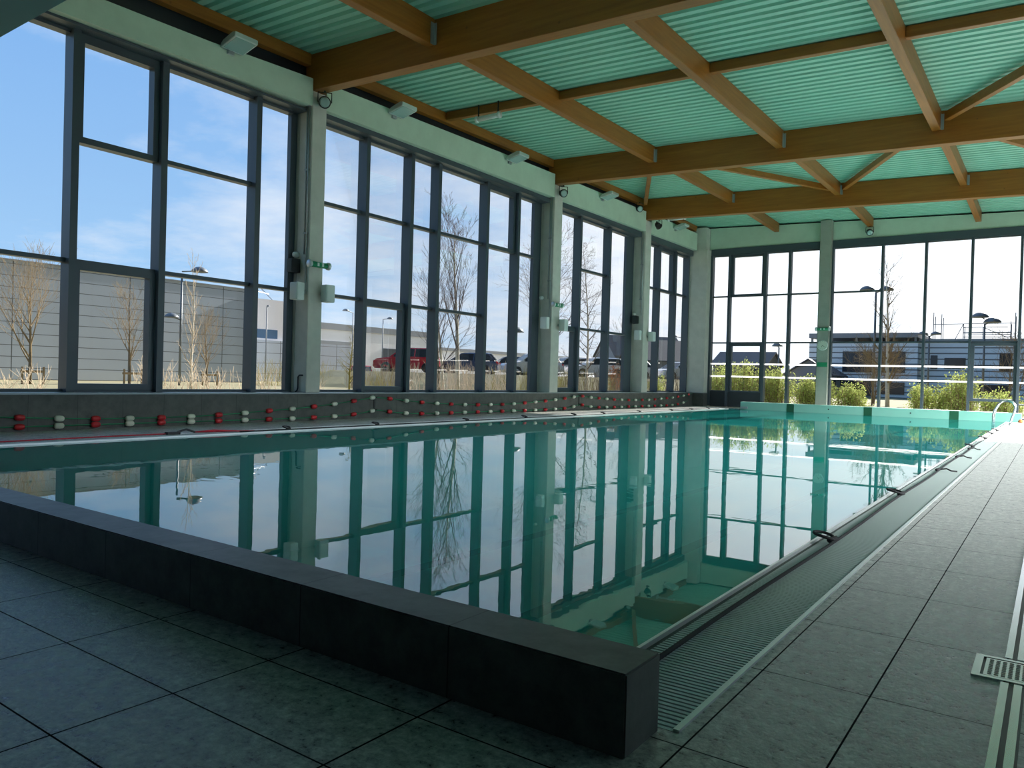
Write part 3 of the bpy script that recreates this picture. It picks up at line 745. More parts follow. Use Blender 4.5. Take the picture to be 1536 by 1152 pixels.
# ------------------------------------------------------------------ lane ropes on the wall
XL = XW + .03
def curve_tab(tab): return lambda y: lerp_tab(tab, y)
UP = curve_tab([(1.5, .30), (2.5, .24), (3.98, .19), (4.64, .155), (5.3, .135), (6.0, .128), (6.7, .135), (7.38, .16), (7.86, .19), (8.33, .21), (8.8, .24), (9.27, .28), (9.74, .33), (10.32, .40),
                (10.68, .375), (11.16, .33), (11.64, .29), (12.12, .26), (12.62, .24), (13.1, .222), (13.8, .21), (14.55, .212), (15.04, .222), (15.53, .24), (16.03, .26), (16.53, .285), (17.05, .32), (17.52, .35), (18.02, .40),
                (18.52, .36), (19.1, .325), (19.58, .30), (20.11, .28), (20.8, .26), (21.57, .25), (22.4, .255), (23.56, .285), (24.54, .33), (25.47, .40), (26.05, .45)])
LO = curve_tab([(1.5, .10), (4, .062), (8.5, .05), (9.2, .06), (9.6, .075), (10.0, .105), (10.36, .16), (10.7, .12), (10.95, .09), (11.4, .065), (12, .055), (16, .05), (17.2, .065), (17.6, .09), (18.06, .16),
                (18.5, .10), (19, .07), (20, .055), (24, .055), (24.6, .075), (25.2, .13), (25.6, .2)])
def lane_rope(fz, y0, y1, start, first_red, label):
    e = empty('lane_rope', (0, 0, 0), 0, label, 'lane rope', 'lane ropes on the low wall')
    m = MB(); n = int((y1 - y0) / .12); m.tube([(XL, y0 + (y1 - y0) * i / n, fz(y0 + (y1 - y0) * i / n)) for i in range(n + 1)], .0075, 6); m.build('line', 'greenrope', e, True)
    proto = {}
    for c in ('red', 'cream'):
        q = MB(); q.lathe([(.012, -.058), (.026, -.055), (.037, -.038), (.041, 0), (.037, .038), (.026, .055), (.012, .058)], (0, 0, 0), (0, 1, 0), 12)
        me_o = q.build('float', c, None, True); proto[c] = me_o.data; bpy.data.objects.remove(me_o)
    y = start; i = 0
    while y < y1 - .1:
        c = 'red' if (i % 2 == 0) == first_red else 'cream'
        o = bpy.data.objects.new('float', proto[c]); C.objects.link(o); o.parent = e
        o.location = (XL + .012, y, fz(y)); o.rotation_euler = (math.atan2(fz(y + .05) - fz(y - .05), .1), 0, 0)
        o['label'] = 'red float' if c == 'red' else 'white float'
        y += .466; i += 1
lane_rope(UP, 1.78, 26.0, 4.19 - .466 * 4, True, 'upper green lane rope with red and white floats slung along the low left wall')
lane_rope(LO, 1.78, 25.6, 4.19 - .466 * 4, True, 'lower green lane rope with red and white floats hanging just above the left deck')
for y, l in ((10.34, 'near'), (18.04, 'far')):
    e = empty('rope_hook', label='black wall hook holding up the lane ropes, the %s one' % l, cat='hook', group='lane rope hooks')
    m = MB(); m.box((XW + .001, y - .02, .12), (XW + .012, y + .02, .42)); m.build('back_plate', 'black', e)
    for z in (.405, .165):
        m = MB(); m.tube([(XW + .01, y, z + .01), (XW + .05, y, z - .012), (XW + .07, y, z + .012)], .007, 6); m.build('hook_arm', 'black', e)

# ------------------------------------------------------------------ outdoors
g = MB(); g.box((-140, -60, -.5), (XG - .26, 220, -.02)); g.box((XG - .26, YF + .8, -.5), (90, 220, -.02))
tag(g.build('ground_outside', 'ground'), 'rough grass and planting outside the windows', 'ground', kind='structure')
g = MB(); T = [(-36, 31.4), (-26, 36.6), (-21.5, 40.6), (-17.5, 46), (-30, 110), (-78, 110), (-48, 48)]; B_ = [(-37, 27.5), (-24, 33.5), (-18.5, 37.5), (-14, 44), (-26, 113), (-82, 113), (-51, 46)]
g.add([(x, y, .98) for x, y in T] + [(x, y, -.3) for x, y in B_], [tuple(range(7)), tuple(range(7, 14))[::-1]] + [(i, (i + 1) % 7, 7 + (i + 1) % 7, 7 + i) for i in range(7)])
tag(g.build('ground_parking', 'ground'), 'raised car park beyond the left windows', 'car park', kind='structure')

wb = empty('warehouse', label='long grey panelled warehouse across from the nearest left window', cat='building')
m = MB(); m.box((-62, -40, -.02), (-45, 32.5, 6.28)); m.build('wall', 'ware', wb)
m = MB(); m.box((-62.1, -40.1, 6.281), (-44.95, 32.6, 6.36)); m.build('roof_edge', 'roofgrey', wb)
m = MB(); m.tube([(-44.9, 32.4, 0), (-44.9, 32.4, 6.3)], .08, 8); m.build('downpipe', 'lamp', wb)
ab = empty('annex', label='pale two-storey block behind the warehouse end with a blue strip window', cat='building')
m = MB(); m.box((-64, 33.2, -.02), (-50, 45.8, 3.2)); m.build('lower_wall', 'annex', ab)
m = MB(); m.box((-64, 33.2, 3.201), (-50.3, 40.5, 6.4)); m.build('upper_wall', 'pale', ab)
m = MB(); m.box((-50.32, 36.2, 3.35), (-50.27, 38.3, 4.05)); m.build('window', simple('blue window', (.10, .18, .30), .15), ab)
m = MB(); m.tube([(-50.6, 36.0, 6.4), (-50.6, 36.6, 7.5), (-51.5, 37.6, 7.3), (-50.6, 38.0, 6.4)], .05, 5); m.tube([(-50.6, 36.3, 7.0), (-51, 37.9, 6.9)], .04, 5); m.build('roof_railing', 'galv', ab)
pb = empty('pale_hall', label='white industrial hall with grey gutter beyond the red cars', cat='building')
m = MB(); m.box((-95, 50, -.02), (-75, 86, 6.25)); m.build('wall', 'pale', pb)
m = MB(); m.box((-95.1, 50, 6.251), (-74.9, 86, 7.05)); m.build('roof_edge', 'roofgrey', pb)
m = MB(); m.box((-74.98, 74.5, .3), (-74.9, 79.5, 4.3)); m.build('door', 'panel', pb)
m = MB(); m.box((-74.98, 63.2, 4.2), (-74.9, 68.6, 4.8)); m.build('canopy', 'roofgrey', pb)
lb = empty('low_hall', label='long low white building far beyond the car park', cat='building')
m = MB(); m.box((-92, 96, -.02), (-84, 150, 5.0)); m.build('wall', 'pale', lb)
m = MB(); m.box((-92.2, 95.8, 5.001), (-83.8, 150.2, 5.5)); m.build('roof_edge', 'roofgrey', lb)

def house(x, y, w, d, hw, hr, rz, label, wall='render'):
    e = empty('house', (x, y, 0), rz, label, 'house', 'houses beyond the windows')
    m = MB(); m.box((-w / 2, -d / 2, -.02), (w / 2, d / 2, hw)); m.prism([(-d / 2, hw), (d / 2, hw), (0, hw + hr)], -w / 2, w / 2, 0); m.build('wall', wall, e)
    m = MB(); t = .12
    for s_ in (-1, 1):
        m.hexa([(-w / 2 - .2, s_ * (d / 2 + .25), hw - .12), (w / 2 + .2, s_ * (d / 2 + .25), hw - .12), (w / 2 + .2, 0, hw + hr + .01), (-w / 2 - .2, 0, hw + hr + .01),
                (-w / 2 - .2, s_ * (d / 2 + .25), hw + t - .12), (w / 2 + .2, s_ * (d / 2 + .25), hw + t - .12), (w / 2 + .2, 0, hw + hr + t), (-w / 2 - .2, 0, hw + hr + t)])
    m.build('roof', 'slate', e)
    m = MB()
    for sx in (-.3, .3): m.box((w * sx - .5, -d / 2 - .03, .9), (w * sx + .5, -d / 2 + .02, 2.0))
    m.build('windows', 'winglass', e)
house(-19.9, 60, 4.1, 4, 2.3, .95, 0, 'small dark-roofed house beyond the left pane of the far wall')
house(-16.2, 66, 4.4, 3.6, 1.7, 1.2, PI / 2, 'low grey gabled house beside the grey building')
house(-31.5, 70, 7, 6, 2.8, 2.0, .9, 'dark-roofed house seen through the narrow left corner window')
house(-40, 82, 9, 6, 3.6, 2.4, .9, 'dark-roofed house seen through the third left window')

# grey building beyond the far window
fb = empty('grey_building', label='grey clad two-storey building beyond the far windows', cat='building')
m = MB(); m.box((-17.75, 70, -.02), (-9.2, 82, 4.55)); m.build('main_wall', 'cladg', fb)
m = MB(); m.box((-9.199, 71.2, -.02), (6, 84, 4.75)); m.build('wing_wall', 'cladg', fb)
m = MB(); m.box((-17.75, 69.8, 5.02), (-9.2, 82, 5.42)); m.build('canopy_roof', 'roofgrey', fb)
for x in (-17.55, -16.6, -13.9, -11.5, -9.4):
    for y in (70.05, 76):
        m = MB(); m.box((x - .08, y, 4.551), (x + .08, y + .2, 5.02)); m.build('canopy_post', 'roofgrey', fb)
m = MB(); m.box((-9.3, 71.1, 4.751), (6.1, 84.1, 4.95)); m.build('parapet', 'roofgrey', fb)
for a in ((-14.95, -12.6, 2.1, 3.85), (-11.9, -10.1, 2.1, 3.85), (-14.95, -12.6, .1, 1.35), (-11.9, -10.1, .3, 1.3)):
    m = MB(); m.box((a[0], 69.93, a[2]), (a[1], 70.02, a[3])); m.build('window', 'winglass', fb)
for a in ((-7.4, -5.9, 2.55, 3.4), (-3.6, -2.75, 2.4, 3.8), (-5.0, -2.8, .5, 1.3), (-8.4, -7.9, 2.5, 3.6), (.2, 1.4, 2.4, 3.5)):
    m = MB(); m.box((a[0], 71.13, a[2]), (a[1], 71.22, a[3])); m.build('window', 'winglass', fb)
sf = empty('roof_scaffold', (0, 0, 0), 0, 'metal scaffold standing on the roof of the grey building', 'scaffold')
P4 = [(-8.5, 73.2), (-7.9, 73.2), (-6.3, 73.2), (-5.9, 73.2), (-3.0, 73.2), (-2.7, 73.2)]
for (x, y), h in zip(P4, (2.35, 2.2, 1.35, 1.7, 1.5, 2.2)):
    m = MB(); m.tube([(x, y, 4.96), (x, y, 4.96 + h)], .035, 5); m.tube([(x, y + 1.2, 4.96), (x, y + 1.2, 4.96 + h * .9)], .035, 5); m.build('upright', 'lamp', sf)
for z, x0, x1 in ((6.3, -8.5, -2.7), (5.55, -6.3, -3.0), (5.2, -6.3, -2.7), (6.0, -6.3, -3.2), (5.4, -6.0, -3.0)):
    m = MB(); m.tube([(x0, 73.15, z), (x1, 73.15, z)], .032, 5); m.build('ledger', 'lamp', sf)
m = MB(); m.tube([(-4.9, 73.1, 6.0), (-3.2, 73.1, 5.15)], .03, 5); m.tube([(-6.9, 73.1, 4.96), (-6.3, 73.1, 6.3)], .03, 5); m.tube([(-4.9, 73.1, 5.0), (-4.9, 73.1, 6.0)], .03, 5); m.build('brace', 'lamp', sf)
m = MB(); m.box((-6.3, 73.2, 5.56), (-3.0, 74.4, 5.62)); m.build('platform', 'galv', sf)

# lamp posts
def lamp_post(x, y, h, heads, label, r=.06):
    e = empty('lamp_post', (x, y, 0), 0, label, 'lamp post', 'lamp posts outside')
    m = MB(); m.tube([(0, 0, -.02), (0, 0, h)], [r, r * .7], 8); m.build('pole', 'lamp', e, True)
    for (dx, dy, dz, R) in heads:
        m = MB(); m.tube([(0, 0, h + dz - .12), (dx * .6, dy * .6, h + dz - .03), (dx, dy, h + dz)], .03, 6); m.build('arm', 'lamp', e, True)
        m = MB(); m.lathe([(R * .98, -.03), (R, 0), (R * .8, R * .28), (R * .45, R * .5), (.04, R * .6)], (dx, dy, h + dz), n=16); m.build('lamp_head', 'lamp', e, True)
lamp_post(-35.5, 21.25, 5.55, [(.0, .95, .22, .42), (.0, -.5, -2.2, .35)], 'double-headed lamp post in front of the warehouse behind the birch', .07)
lamp_post(-52, 47.8, 6.3, [(0, -.9, .1, .3)], 'lamp post in front of the white hall above the small red car')
lamp_post(-52, 51.6, 6.0, [(0, .9, .1, .3)], 'lamp post in front of the white hall right of the dark door')
lamp_post(-49, 36.3, 5.7, [(0, .1, .05, .12)], 'slender pole before the annex seen beside the first column')
lamp_post(-30, 42.3, 3.9, [(0, .0, .05, .6)], 'hat-shaped lamp above the parked cars in the second left window')
lamp_post(-28.4, 56.0, 3.8, [(.6, 0, .1, .22)], 'single-arm lamp post seen through the third left window')
lamp_post(-26, 61.5, 4.6, [(-.7, 0, .1, .22)], 'single-arm lamp post seen through the corner window')
lamp_post(-8.02, 45.0, 6.0, [(-.45, 0, .15, .38), (.5, 0, .1, .38)], 'tall double lamp post just right of the clock column', .075)
lamp_post(-2.95, 45.0, 4.2, [(-.22, 0, .35, .40), (.32, 0, .08, .40)], 'double lamp post at the right end of the far window', .06)
lamp_post(-13.1, 45.0, 3.0, [(-.1, 0, .1, .3)], 'short lamp post left of the clock column')
lamp_post(-16.2, 45.0, 2.6, [(0, 0, .05, .1)], 'thin pole behind the yellow shrubs by the corner')
lamp_post(-5.4, 45.0, 3.6, [(-.3, 0, .1, .26), (.3, 0, .1, .26)], 'small double lamp post in front of the grey wing')

# ------------------------------------------------------------------ trees
def grow(seed, base, h, r0, spread, levels, nb, up, crook=.10, first=.22, decay=.62, lean=(0, 0), stems=1):
    """returns trunk and twig meshes"""
    rng = random.Random(seed); tr, tw = MB(), MB()
    def branch(p, d, L, r, lvl):
        nseg = 7 if lvl == 0 else (4 if lvl == 1 else 3); pts = [Vector(p)]; d = Vector(d).normalized()
        for i in range(nseg):
            d = (d + Vector((rng.uniform(-1, 1), rng.uniform(-1, 1), rng.uniform(-1, 1))) * crook + Vector((0, 0, up * (.5 if lvl else .15)))).normalized()
            pts.append(pts[-1] + d * (L / nseg))
        rs = [max(.004, r * (1 - .9 * i / nseg)) for i in range(nseg + 1)]
        (tr if lvl == 0 else tw).tube(pts, rs, 7 if lvl == 0 else (4 if lvl == 1 else 3), cap=lvl == 0)
        if lvl >= levels: return
        n = nb[min(lvl, len(nb) - 1)]
        for j in range(n):
            t = first + (1 - first) * (j + rng.random() * .8) / n if lvl == 0 else .15 + .8 * (j + rng.random()) / n
            t = min(.97, t); k_ = t * nseg; i = min(int(k_), nseg - 1); q = pts[i].lerp(pts[i + 1], k_ - i)
            ax = (pts[i + 1] - pts[i]).normalized(); a = rng.uniform(0, 2 * PI) if lvl == 0 else rng.uniform(0, 2 * PI)
            u = ax.orthogonal().normalized(); w = ax.cross(u); sp = spread * rng.uniform(.75, 1.25)
            nd_ = ax * math.cos(sp) + (u * math.cos(a) + w * math.sin(a)) * math.sin(sp)
            shrink = (1.0 - .62 * t) if lvl == 0 else 1.0 - .3 * t
            branch(q, nd_, L * decay * shrink * rng.uniform(.75, 1.1), max(.005, rs[i] * .5), lvl + 1)
    for s_ in range(stems):
        dx = 0 if stems == 1 else rng.uniform(-.2, .2)
        branch((base[0] + dx, base[1] + dx * .5, base[2]), (lean[0] + dx, lean[1] + dx, 1), h, r0, 0)
    return tr, tw
def tree(seed, x, y, z, h, r0, spread, levels, nb, up, bark, twig, label, cat='tree', name='bare_tree', **kw):
    e = empty(name, (x, y, z), 0, label, cat, 'bare trees outside' if cat == 'tree' else None)
    tr, tw = grow(seed, (0, 0, -.03), h, r0, spread, levels, nb, up, **kw)
    tr.build('trunk', bark, e, True); tw.build('branches', twig, e, True)
    return e
def stakes(x, y, l):
    e = empty('tree_stake', (x, y, -.02), 0, 'wooden two-post tree stake around the %s young tree' % l, 'tree stake', 'tree stakes')
    for s_ in (-.42, .42):
        m = MB(); m.tube([(.3, s_, 0), (.3, s_, .75)], .05, 6); m.build('post', 'stake', e)
    m = MB(); m.box((.24, -.48, .5), (.30, .48, .6)); m.build('crossbar', 'stake', e)
tree(11, -36, 14.65, 0, 4.4, .085, .66, 3, (17, 6, 4), .34, 'bark', 'twig', 'largest staked young tree, leftmost before the warehouse', crook=.05, first=.2, decay=.80)
tree(12, -36, 19.0, 0, 4.1, .075, .62, 3, (15, 5, 4), .32, 'bark', 'twig', 'narrow staked young tree seen through the open-framed pane', crook=.05, first=.2, decay=.66)
tree(13, -36, 23.05, 0, 3.2, .075, .64, 3, (14, 5, 4), .32, 'bark', 'twig', 'small staked young tree right of the white birch sapling', crook=.05, first=.2, decay=.75)
for y, l in ((14.65, 'leftmost'), (19.0, 'middle'), (23.05, 'right')): stakes(-36, y, l)
tree(14, -28, 17.25, 0, 5.3, .055, .55, 2, (30, 6), .25, 'birch', 'drystem', 'slender white birch sapling before the warehouse lamp post', crook=.05, first=.08, decay=.28)
tree(15, -24, 21.95, 0, 2.75, .045, 1.0, 2, (34, 5), .10, 'mossy', 'mossy', 'spiky mossy young tree just right of the first column', crook=.06, first=.1, decay=.34)
tree(16, -22, 26.6, 0, 7.6, .115, .45, 4, (13, 6, 4, 3), .16, 'birch', 'twigdark', 'tall white birch in the middle of the second left window', crook=.07, first=.25, decay=.56)
tree(26, -22.3, 26.0, 0, 7.0, .075, .45, 3, (10, 5, 4), .20, 'birch', 'twigdark', 'leaning birch stem beside the tall white birch', crook=.08, first=.3, decay=.5, lean=(0, -.12))
tree(17, -20, 30.6, 0, 7.6, .10, .62, 4, (15, 7, 4, 3), .10, 'birch', 'twigdark', 'spreading birch behind the second left column', crook=.09, first=.2, decay=.60)
tree(18, -21, 24.2, 0, 4.8, .07, .6, 3, (14, 6, 4), .12, 'bark', 'twigdark', 'low twiggy tree left of the tall birch in the second window', crook=.1, first=.15, decay=.6)
tree(19, -20, 34.7, 0, 7.7, .075, .95, 3, (26, 7, 4), .12, 'birch', 'twigdark', 'straight birch in the middle of the third left window', crook=.05, first=.16, decay=.34)
tree(20, -20, 38.2, 0, 4.6, .05, .6, 3, (12, 5, 4), .15, 'bark', 'twigdark', 'small bare tree right of the straight birch in the third window', crook=.1, first=.15, decay=.5)
tree(21, -6.15, 38, 0, 6.4, .10, .75, 3, (26, 8, 5), .14, 'birch', 'twig', 'white-stemmed bare tree in front of the grey building', crook=.05, first=.12, decay=.36)
tree(22, -7.1, 39, 0, 2.5, .03, .7, 3, (10, 7, 5), .12, 'bark', 'twig', 'low bushy bare tree left of the white-stemmed tree outside the far window', crook=.1, first=.05, decay=.75, stems=3)
tree(23, -1.6, 37, 0, 3.0, .04, .7, 3, (11, 6, 4), .12, 'bark', 'twig', 'low bare tree at the right end of the far window', crook=.1, first=.05, decay=.7, stems=2)
# dry shrubs close to the windows
def dry(seed, x, y, h, n, label, mat='drystem', w=.5):
    rng = random.Random(seed); m = MB()
    for i in range(n):
        a = rng.uniform(0, 2 * PI); rr_ = w * rng.random() ** .5; px, py = rr_ * math.cos(a), rr_ * 1.6 * math.sin(a)
        L = h * rng.uniform(.5, 1.); d = Vector((rng.uniform(-.25, .25), rng.uniform(-.35, .35), 1)); p = Vector((px, py, -.03)); pts = [p]
        for k_ in range(4): d += Vector((rng.uniform(-.15, .15), rng.uniform(-.2, .2), 0)); p = p + d.normalized() * L / 4; pts.append(p)
        m.tube(pts, [.012, .010, .008, .006, .004], 3)
        for k_ in range(3):
            q = pts[1 + k_]; e_ = q + Vector((rng.uniform(-.2, .2), rng.uniform(-.25, .25), rng.uniform(.1, .35))); m.tube([q, e_], [.006, .003], 3)
    o = m.build('dry_shrub', mat); o.location = (x, y, 0); tag(o, label, 'shrub', 'dry shrubs outside')
dry(1, -19, 7.3, .95, 24, 'pale dry stems at the bottom left corner of the nearest window')
dry(2, -19, 10.9, 1.2, 34, 'pale dry stems at the foot of the warehouse lamp post')
dry(3, -19, 12.2, 1.25, 26, 'pale dry stems around the birch sapling foot')
dry(4, -19, 13.8, 1.1, 22, 'pale dry stems left of the third mullion, before the warehouse')
dry(5, -19, 15.6, 1.0, 34, 'straw coloured weeds just left of the first column', 'drystem')
dry(6, -17, 16.6, 1.1, 40, 'thin mossy stems right of the first column', 'mossy')
dry(7, -17, 20.6, 1.5, 110, 'pale reeds in front of the parked cars, second left window', 'drystem', 1.5)
dry(8, -17, 25.0, 1.5, 110, 'olive weeds at the foot of the second left window', 'mossy', 1.5)
dry(9, -17, 29.4, 1.7, 110, 'twiggy brown bush at the foot of the third left window', 'twig', 1.5)
dry(10, -17, 33.2, 1.4, 80, 'brown stems near the corner column', 'twig', 1.2)

for i_, (x_, y_, l_) in enumerate(((-36.6, 29.3, 'left of and below the red SUV'), (-31.5, 31.6, 'right under the red SUV'), (-27.2, 34.2, 'under the dark blue car'), (-23.0, 36.9, 'under the white car beside the second column'), (-18.6, 40.3, 'below the cars of the third left window'), (-15.6, 44.6, 'low in the narrow corner window'))):
    dry(30 + i_, x_, y_, 1.75, 150, 'twiggy growth on the car park bank, ' + l_, ('mossy', 'twig', 'drystem')[i_ % 3], 1.7)

def bush(seed, x, y, h, w, n, label, mat='leaf', d=.7, base=0.):
    rng = random.Random(seed); e = empty('leafy_shrub', (x, y, base), 0, label, 'shrub', 'leafy shrubs outside'); m = MB(); st = MB()
    for i in range(int(n / 38)):
        a = rng.uniform(0, 2 * PI); px, py = w * .75 * rng.uniform(-1, 1), d * .75 * rng.uniform(-1, 1); hh = h * rng.uniform(.55, 1.) * (1 - .25 * abs(px / w))
        pts = [Vector((px * .7, py * .7, -.03)), Vector((px * .85, py * .85, hh * .5)), Vector((px + rng.uniform(-.15, .15), py, hh))]
        st.tube(pts, [.012, .009, .004], 3)
        for j in range(38):
            t = rng.uniform(.12, 1.); q = pts[0].lerp(pts[1], t * 2) if t < .5 else pts[1].lerp(pts[2], t * 2 - 1)
            R = .26 * (1.15 - t); q = q + Vector((rng.gauss(0, R * .6), rng.gauss(0, R * .6), rng.gauss(0, .08)))
            L = rng.uniform(.05, .10); u = Vector((rng.uniform(-1, 1), rng.uniform(-1, 1), rng.uniform(-.3, 1))).normalized(); v = u.orthogonal().normalized() * L * .28
            m.add([q, q + u * L * .5 + v, q + u * L, q + u * L * .5 - v], [(0, 1, 2, 3)])
    m.build('leaves', mat, e); st.build('stems', 'twig', e)
bush(1, -11.3, 30.2, 1.71, 0.90, 5304, 'yellow-green shrub in the far corner, left of the sash window')
bush(2, -10.0, 29.6, 1.83, 1.02, 5712, 'yellow-green shrub behind the far sash window left of the clock')
bush(3, -8.7, 29.8, 1.59, 0.72, 3876, 'yellow-green shrub two panes left of the clock column')
bush(4, -7.3, 29.6, 1.32, 0.90, 4488, 'yellow-green shrub just left of the clock column')
bush(5, -6.0, 29.5, 1.00, 0.66, 2856, 'low yellow-green shrub just right of the clock column')
bush(6, -3.55, 30.0, 1.12, 0.84, 3060, 'olive shrub below the middle of the far right window')
bush(7, -2.55, 29.8, 1.59, 0.66, 3468, 'pointed yellow-green shrub left of the right sash window')
bush(8, -1.4, 30.0, 0.89, 0.84, 2652, 'low olive shrub below the right sash window')
bush(9, -18, 34.2, 1.53, 0.36, 816, 'rust-leaved shrub at the right of the third left window', 'leafred', .4, .2)
bush(10, -16.2, 35.2, 1.47, 0.42, 1428, 'green shrub low in the narrow corner window')

# ------------------------------------------------------------------ cars
def car(x, y, z, rz, paint, label, suv=False, s=1.0):
    e = empty('car', (x, y, z), rz, label, 'car', 'parked cars')
    L, W = 4.3 * s, 1.78 * s; H = (1.6 if suv else 1.45) * s; g_ = .22; bl = (.98 if suv else .9) * s
    m = MB()
    side_ = [(-L / 2, .35), (-L / 2 + .02, .75), (-L / 2 + .12, bl), (-L * .1, bl + .04), (L * .24, bl), (L / 2 - .22, bl - .14), (L / 2 - .02, .68), (L / 2, .38), (L / 2 - .1, g_), (-L / 2 + .1, g_)]
    n = len(side_); ws = W / 2
    vs = [(a, -ws if .3 < b_ < bl - .05 else -ws + .06, b_) for a, b_ in side_] + [(a, ws if .3 < b_ < bl - .05 else ws - .06, b_) for a, b_ in side_]
    m.add(vs, [tuple(range(n))[::-1], tuple(range(n, 2 * n))] + [(i, (i + 1) % n, n + (i + 1) % n, n + i) for i in range(n)])
    m.build('body', paint, e)
    top = [(-L * .38, H - .06), (-L * .30, H), (L * .02, H), (L * .08, H - .04)]; bot0, bot1 = -L / 2 + .14, L * .25
    wt = W / 2 - .2; m = MB()
    lo = [(bot0, -ws + .07, bl), (bot1, -ws + .07, bl), (bot1, ws - .07, bl), (bot0, ws - .07, bl)]
    m.add(lo + [(-L * .36, -wt, H - .07), (L * .07, -wt, H - .07), (L * .07, wt, H - .07), (-L * .36, wt, H - .07)],
          [(0, 3, 2, 1), (4, 5, 6, 7), (0, 1, 5, 4), (1, 2, 6, 5), (2, 3, 7, 6), (3, 0, 4, 7)]); m.build('windows', 'winglass', e)
    m = MB(); m.hexa([(-L * .37, -wt - .02, H - .075), (L * .075, -wt - .02, H - .075), (L * .075, wt + .02, H - .075), (-L * .37, wt + .02, H - .075), (-L * .32, -wt + .1, H), (L * .03, -wt + .1, H), (L * .03, wt - .1, H), (-L * .32, wt - .1, H)])
    for sy in (-1, 1):
        for (xb, xt) in ((bot0 + .02, -L * .355), (-L * .12, -L * .13), (bot1 - .03, L * .06)):
            m.tube([(xb, sy * (ws - .065), bl), (xt, sy * (wt + .005), H - .06)], .035, 5)
    m.build('roof', paint, e)
    for sx in (-1, 1):
        for sy in (-1, 1):
            q = MB(); q.lathe([(.12, -.1), (.30 * s, -.1), (.325 * s, -.07), (.325 * s, .07), (.30 * s, .1), (.2, .1), (.18, .085), (.03, .085)], (sx * L * .305, sy * (ws - .1), .325 * s), (0, sy, 0), 18); q.build('wheel', 'tyre', e)
    for sy in (-1, 1):
        q = MB(); q.box((-L / 2 - .012, sy * (ws - .1) - .09, .68), (-L / 2 + .12, sy * (ws - .1) + .09, .9)); q.build('tail_lamp', 'tail', e)
        q = MB(); q.box((L / 2 - .22, sy * (ws - .2) - .14, .62), (L / 2 + .005, sy * (ws - .2) + .14, .76)); q.build('head_lamp', 'head', e)
        q = MB(); q.box((L * .19, sy * (ws + .02) - .07, bl - .02), (L * .22, sy * (ws + .02) + .07, bl + .1)); q.build('mirror', paint, e)
    q = MB(); q.box((-L / 2 - .02, -.26, .5), (-L / 2 + .03, .26, .61)); q.build('number_plate', 'white', e)
    return e
car(-34.6, 36.7, .98, -2.52, 'carred', 'red SUV parked side-on in the second left window', True)
car(-44.6, 42.0, -.02, 2.39, 'carred', 'small red hatchback seen from behind, left of the red SUV')
car(-32.9, 40.7, .98, -2.52, 'carblue', 'dark blue car just right of the red SUV')
car(-35.3, 44.0, .98, -2.3, 'carsilver', 'silver car behind the tall birch trunk', True)
car(-34.4, 47.6, .98, -2.4, 'carblue', 'dark car under the hat-shaped lamp')
car(-30.6, 45.2, .98, -2.2, 'carwhite', 'white car at the right end of the second left window', True)
car(-32.6, 53.4, .98, -2.2, 'carsilver', 'silver car just right of the second left column', True)
car(-27.0, 48.3, .98, -2.3, 'carwhite', 'white car low in the middle of the third left window')
car(-27.2, 53.2, .98, -2.1, 'carwhite', 'white car at the right of the third left window')
car(-24.4, 57.0, .98, -2.0, 'carwhite', 'white car seen through the narrow corner window')

# ------------------------------------------------------------------ light
SUN_AZ, SUN_EL = math.radians(2.0), math.radians(25)
sd = Vector((math.sin(SUN_AZ) * math.cos(SUN_EL), math.cos(SUN_AZ) * math.cos(SUN_EL), math.sin(SUN_EL)))
sun = bpy.data.lights.new('sun', 'SUN'); sun.energy = 9.0; sun.color = (1., .95, .86); sun.angle = .009
so = bpy.data.objects.new('sun', sun); C.objects.link(so); so.rotation_euler = (-sd).to_track_quat('-Z', 'Y').to_euler()

w = bpy.data.worlds.new('sky'); SC.world = w; w.use_nodes = True; nt = w.node_tree
for n in list(nt.nodes): nt.nodes.remove(n)
out = nt.nodes.new('ShaderNodeOutputWorld'); bg = nt.nodes.new('ShaderNodeBackground')
tc = nt.nodes.new('ShaderNodeTexCoord'); sp = nt.nodes.new('ShaderNodeSeparateXYZ'); nt.links.new(tc.outputs['Generated'], sp.inputs[0])
z = M(nt, 'MAXIMUM', sp.outputs[2], 0.)
grad = M(nt, 'POWER', M(nt, 'MULTIPLY', z, 2.2, clamp=True), .6)
blue = mixc(nt, grad, (.44, .67, .87), (.175, .385, .76))
# clouds on a flat layer
den = M(nt, 'ADD', z, .12)
cx = M(nt, 'DIVIDE', sp.outputs[0], den); cy = M(nt, 'DIVIDE', sp.outputs[1], den)
cv = nt.nodes.new('ShaderNodeCombineXYZ'); nt.links.new(cx, cv.inputs[0]); nt.links.new(cy, cv.inputs[1])
n1 = nd(nt, 'ShaderNodeTexNoise', Scale=.9, Detail=7., Roughness=.62); nt.links.new(cv.outputs[0], n1.inputs['Vector'])
dotn = nt.nodes.new('ShaderNodeVectorMath'); dotn.operation = 'DOT_PRODUCT'; nt.links.new(tc.outputs['Generated'], dotn.inputs[0]); dotn.inputs[1].default_value = sd
sunside = M(nt, 'MULTIPLY', M(nt, 'SUBTRACT', dotn.outputs['Value'], .35), 1.9, clamp=True)
low = M(nt, 'MULTIPLY', M(nt, 'SUBTRACT', .22, z), 2.0, clamp=True)
th = M(nt, 'SUBTRACT', .62, M(nt, 'ADD', M(nt, 'MULTIPLY', sunside, .34), M(nt, 'MULTIPLY', low, .3)))
cf = M(nt, 'MULTIPLY', M(nt, 'SUBTRACT', n1.outputs['Fac'], th), 3.2, clamp=True)
cf = M(nt, 'MULTIPLY', cf, .92)
col = mixc(nt, cf, blue, (.78, .82, .88))
glow = M(nt, 'POWER', M(nt, 'MAXIMUM', dotn.outputs['Value'], 0.), 9.)
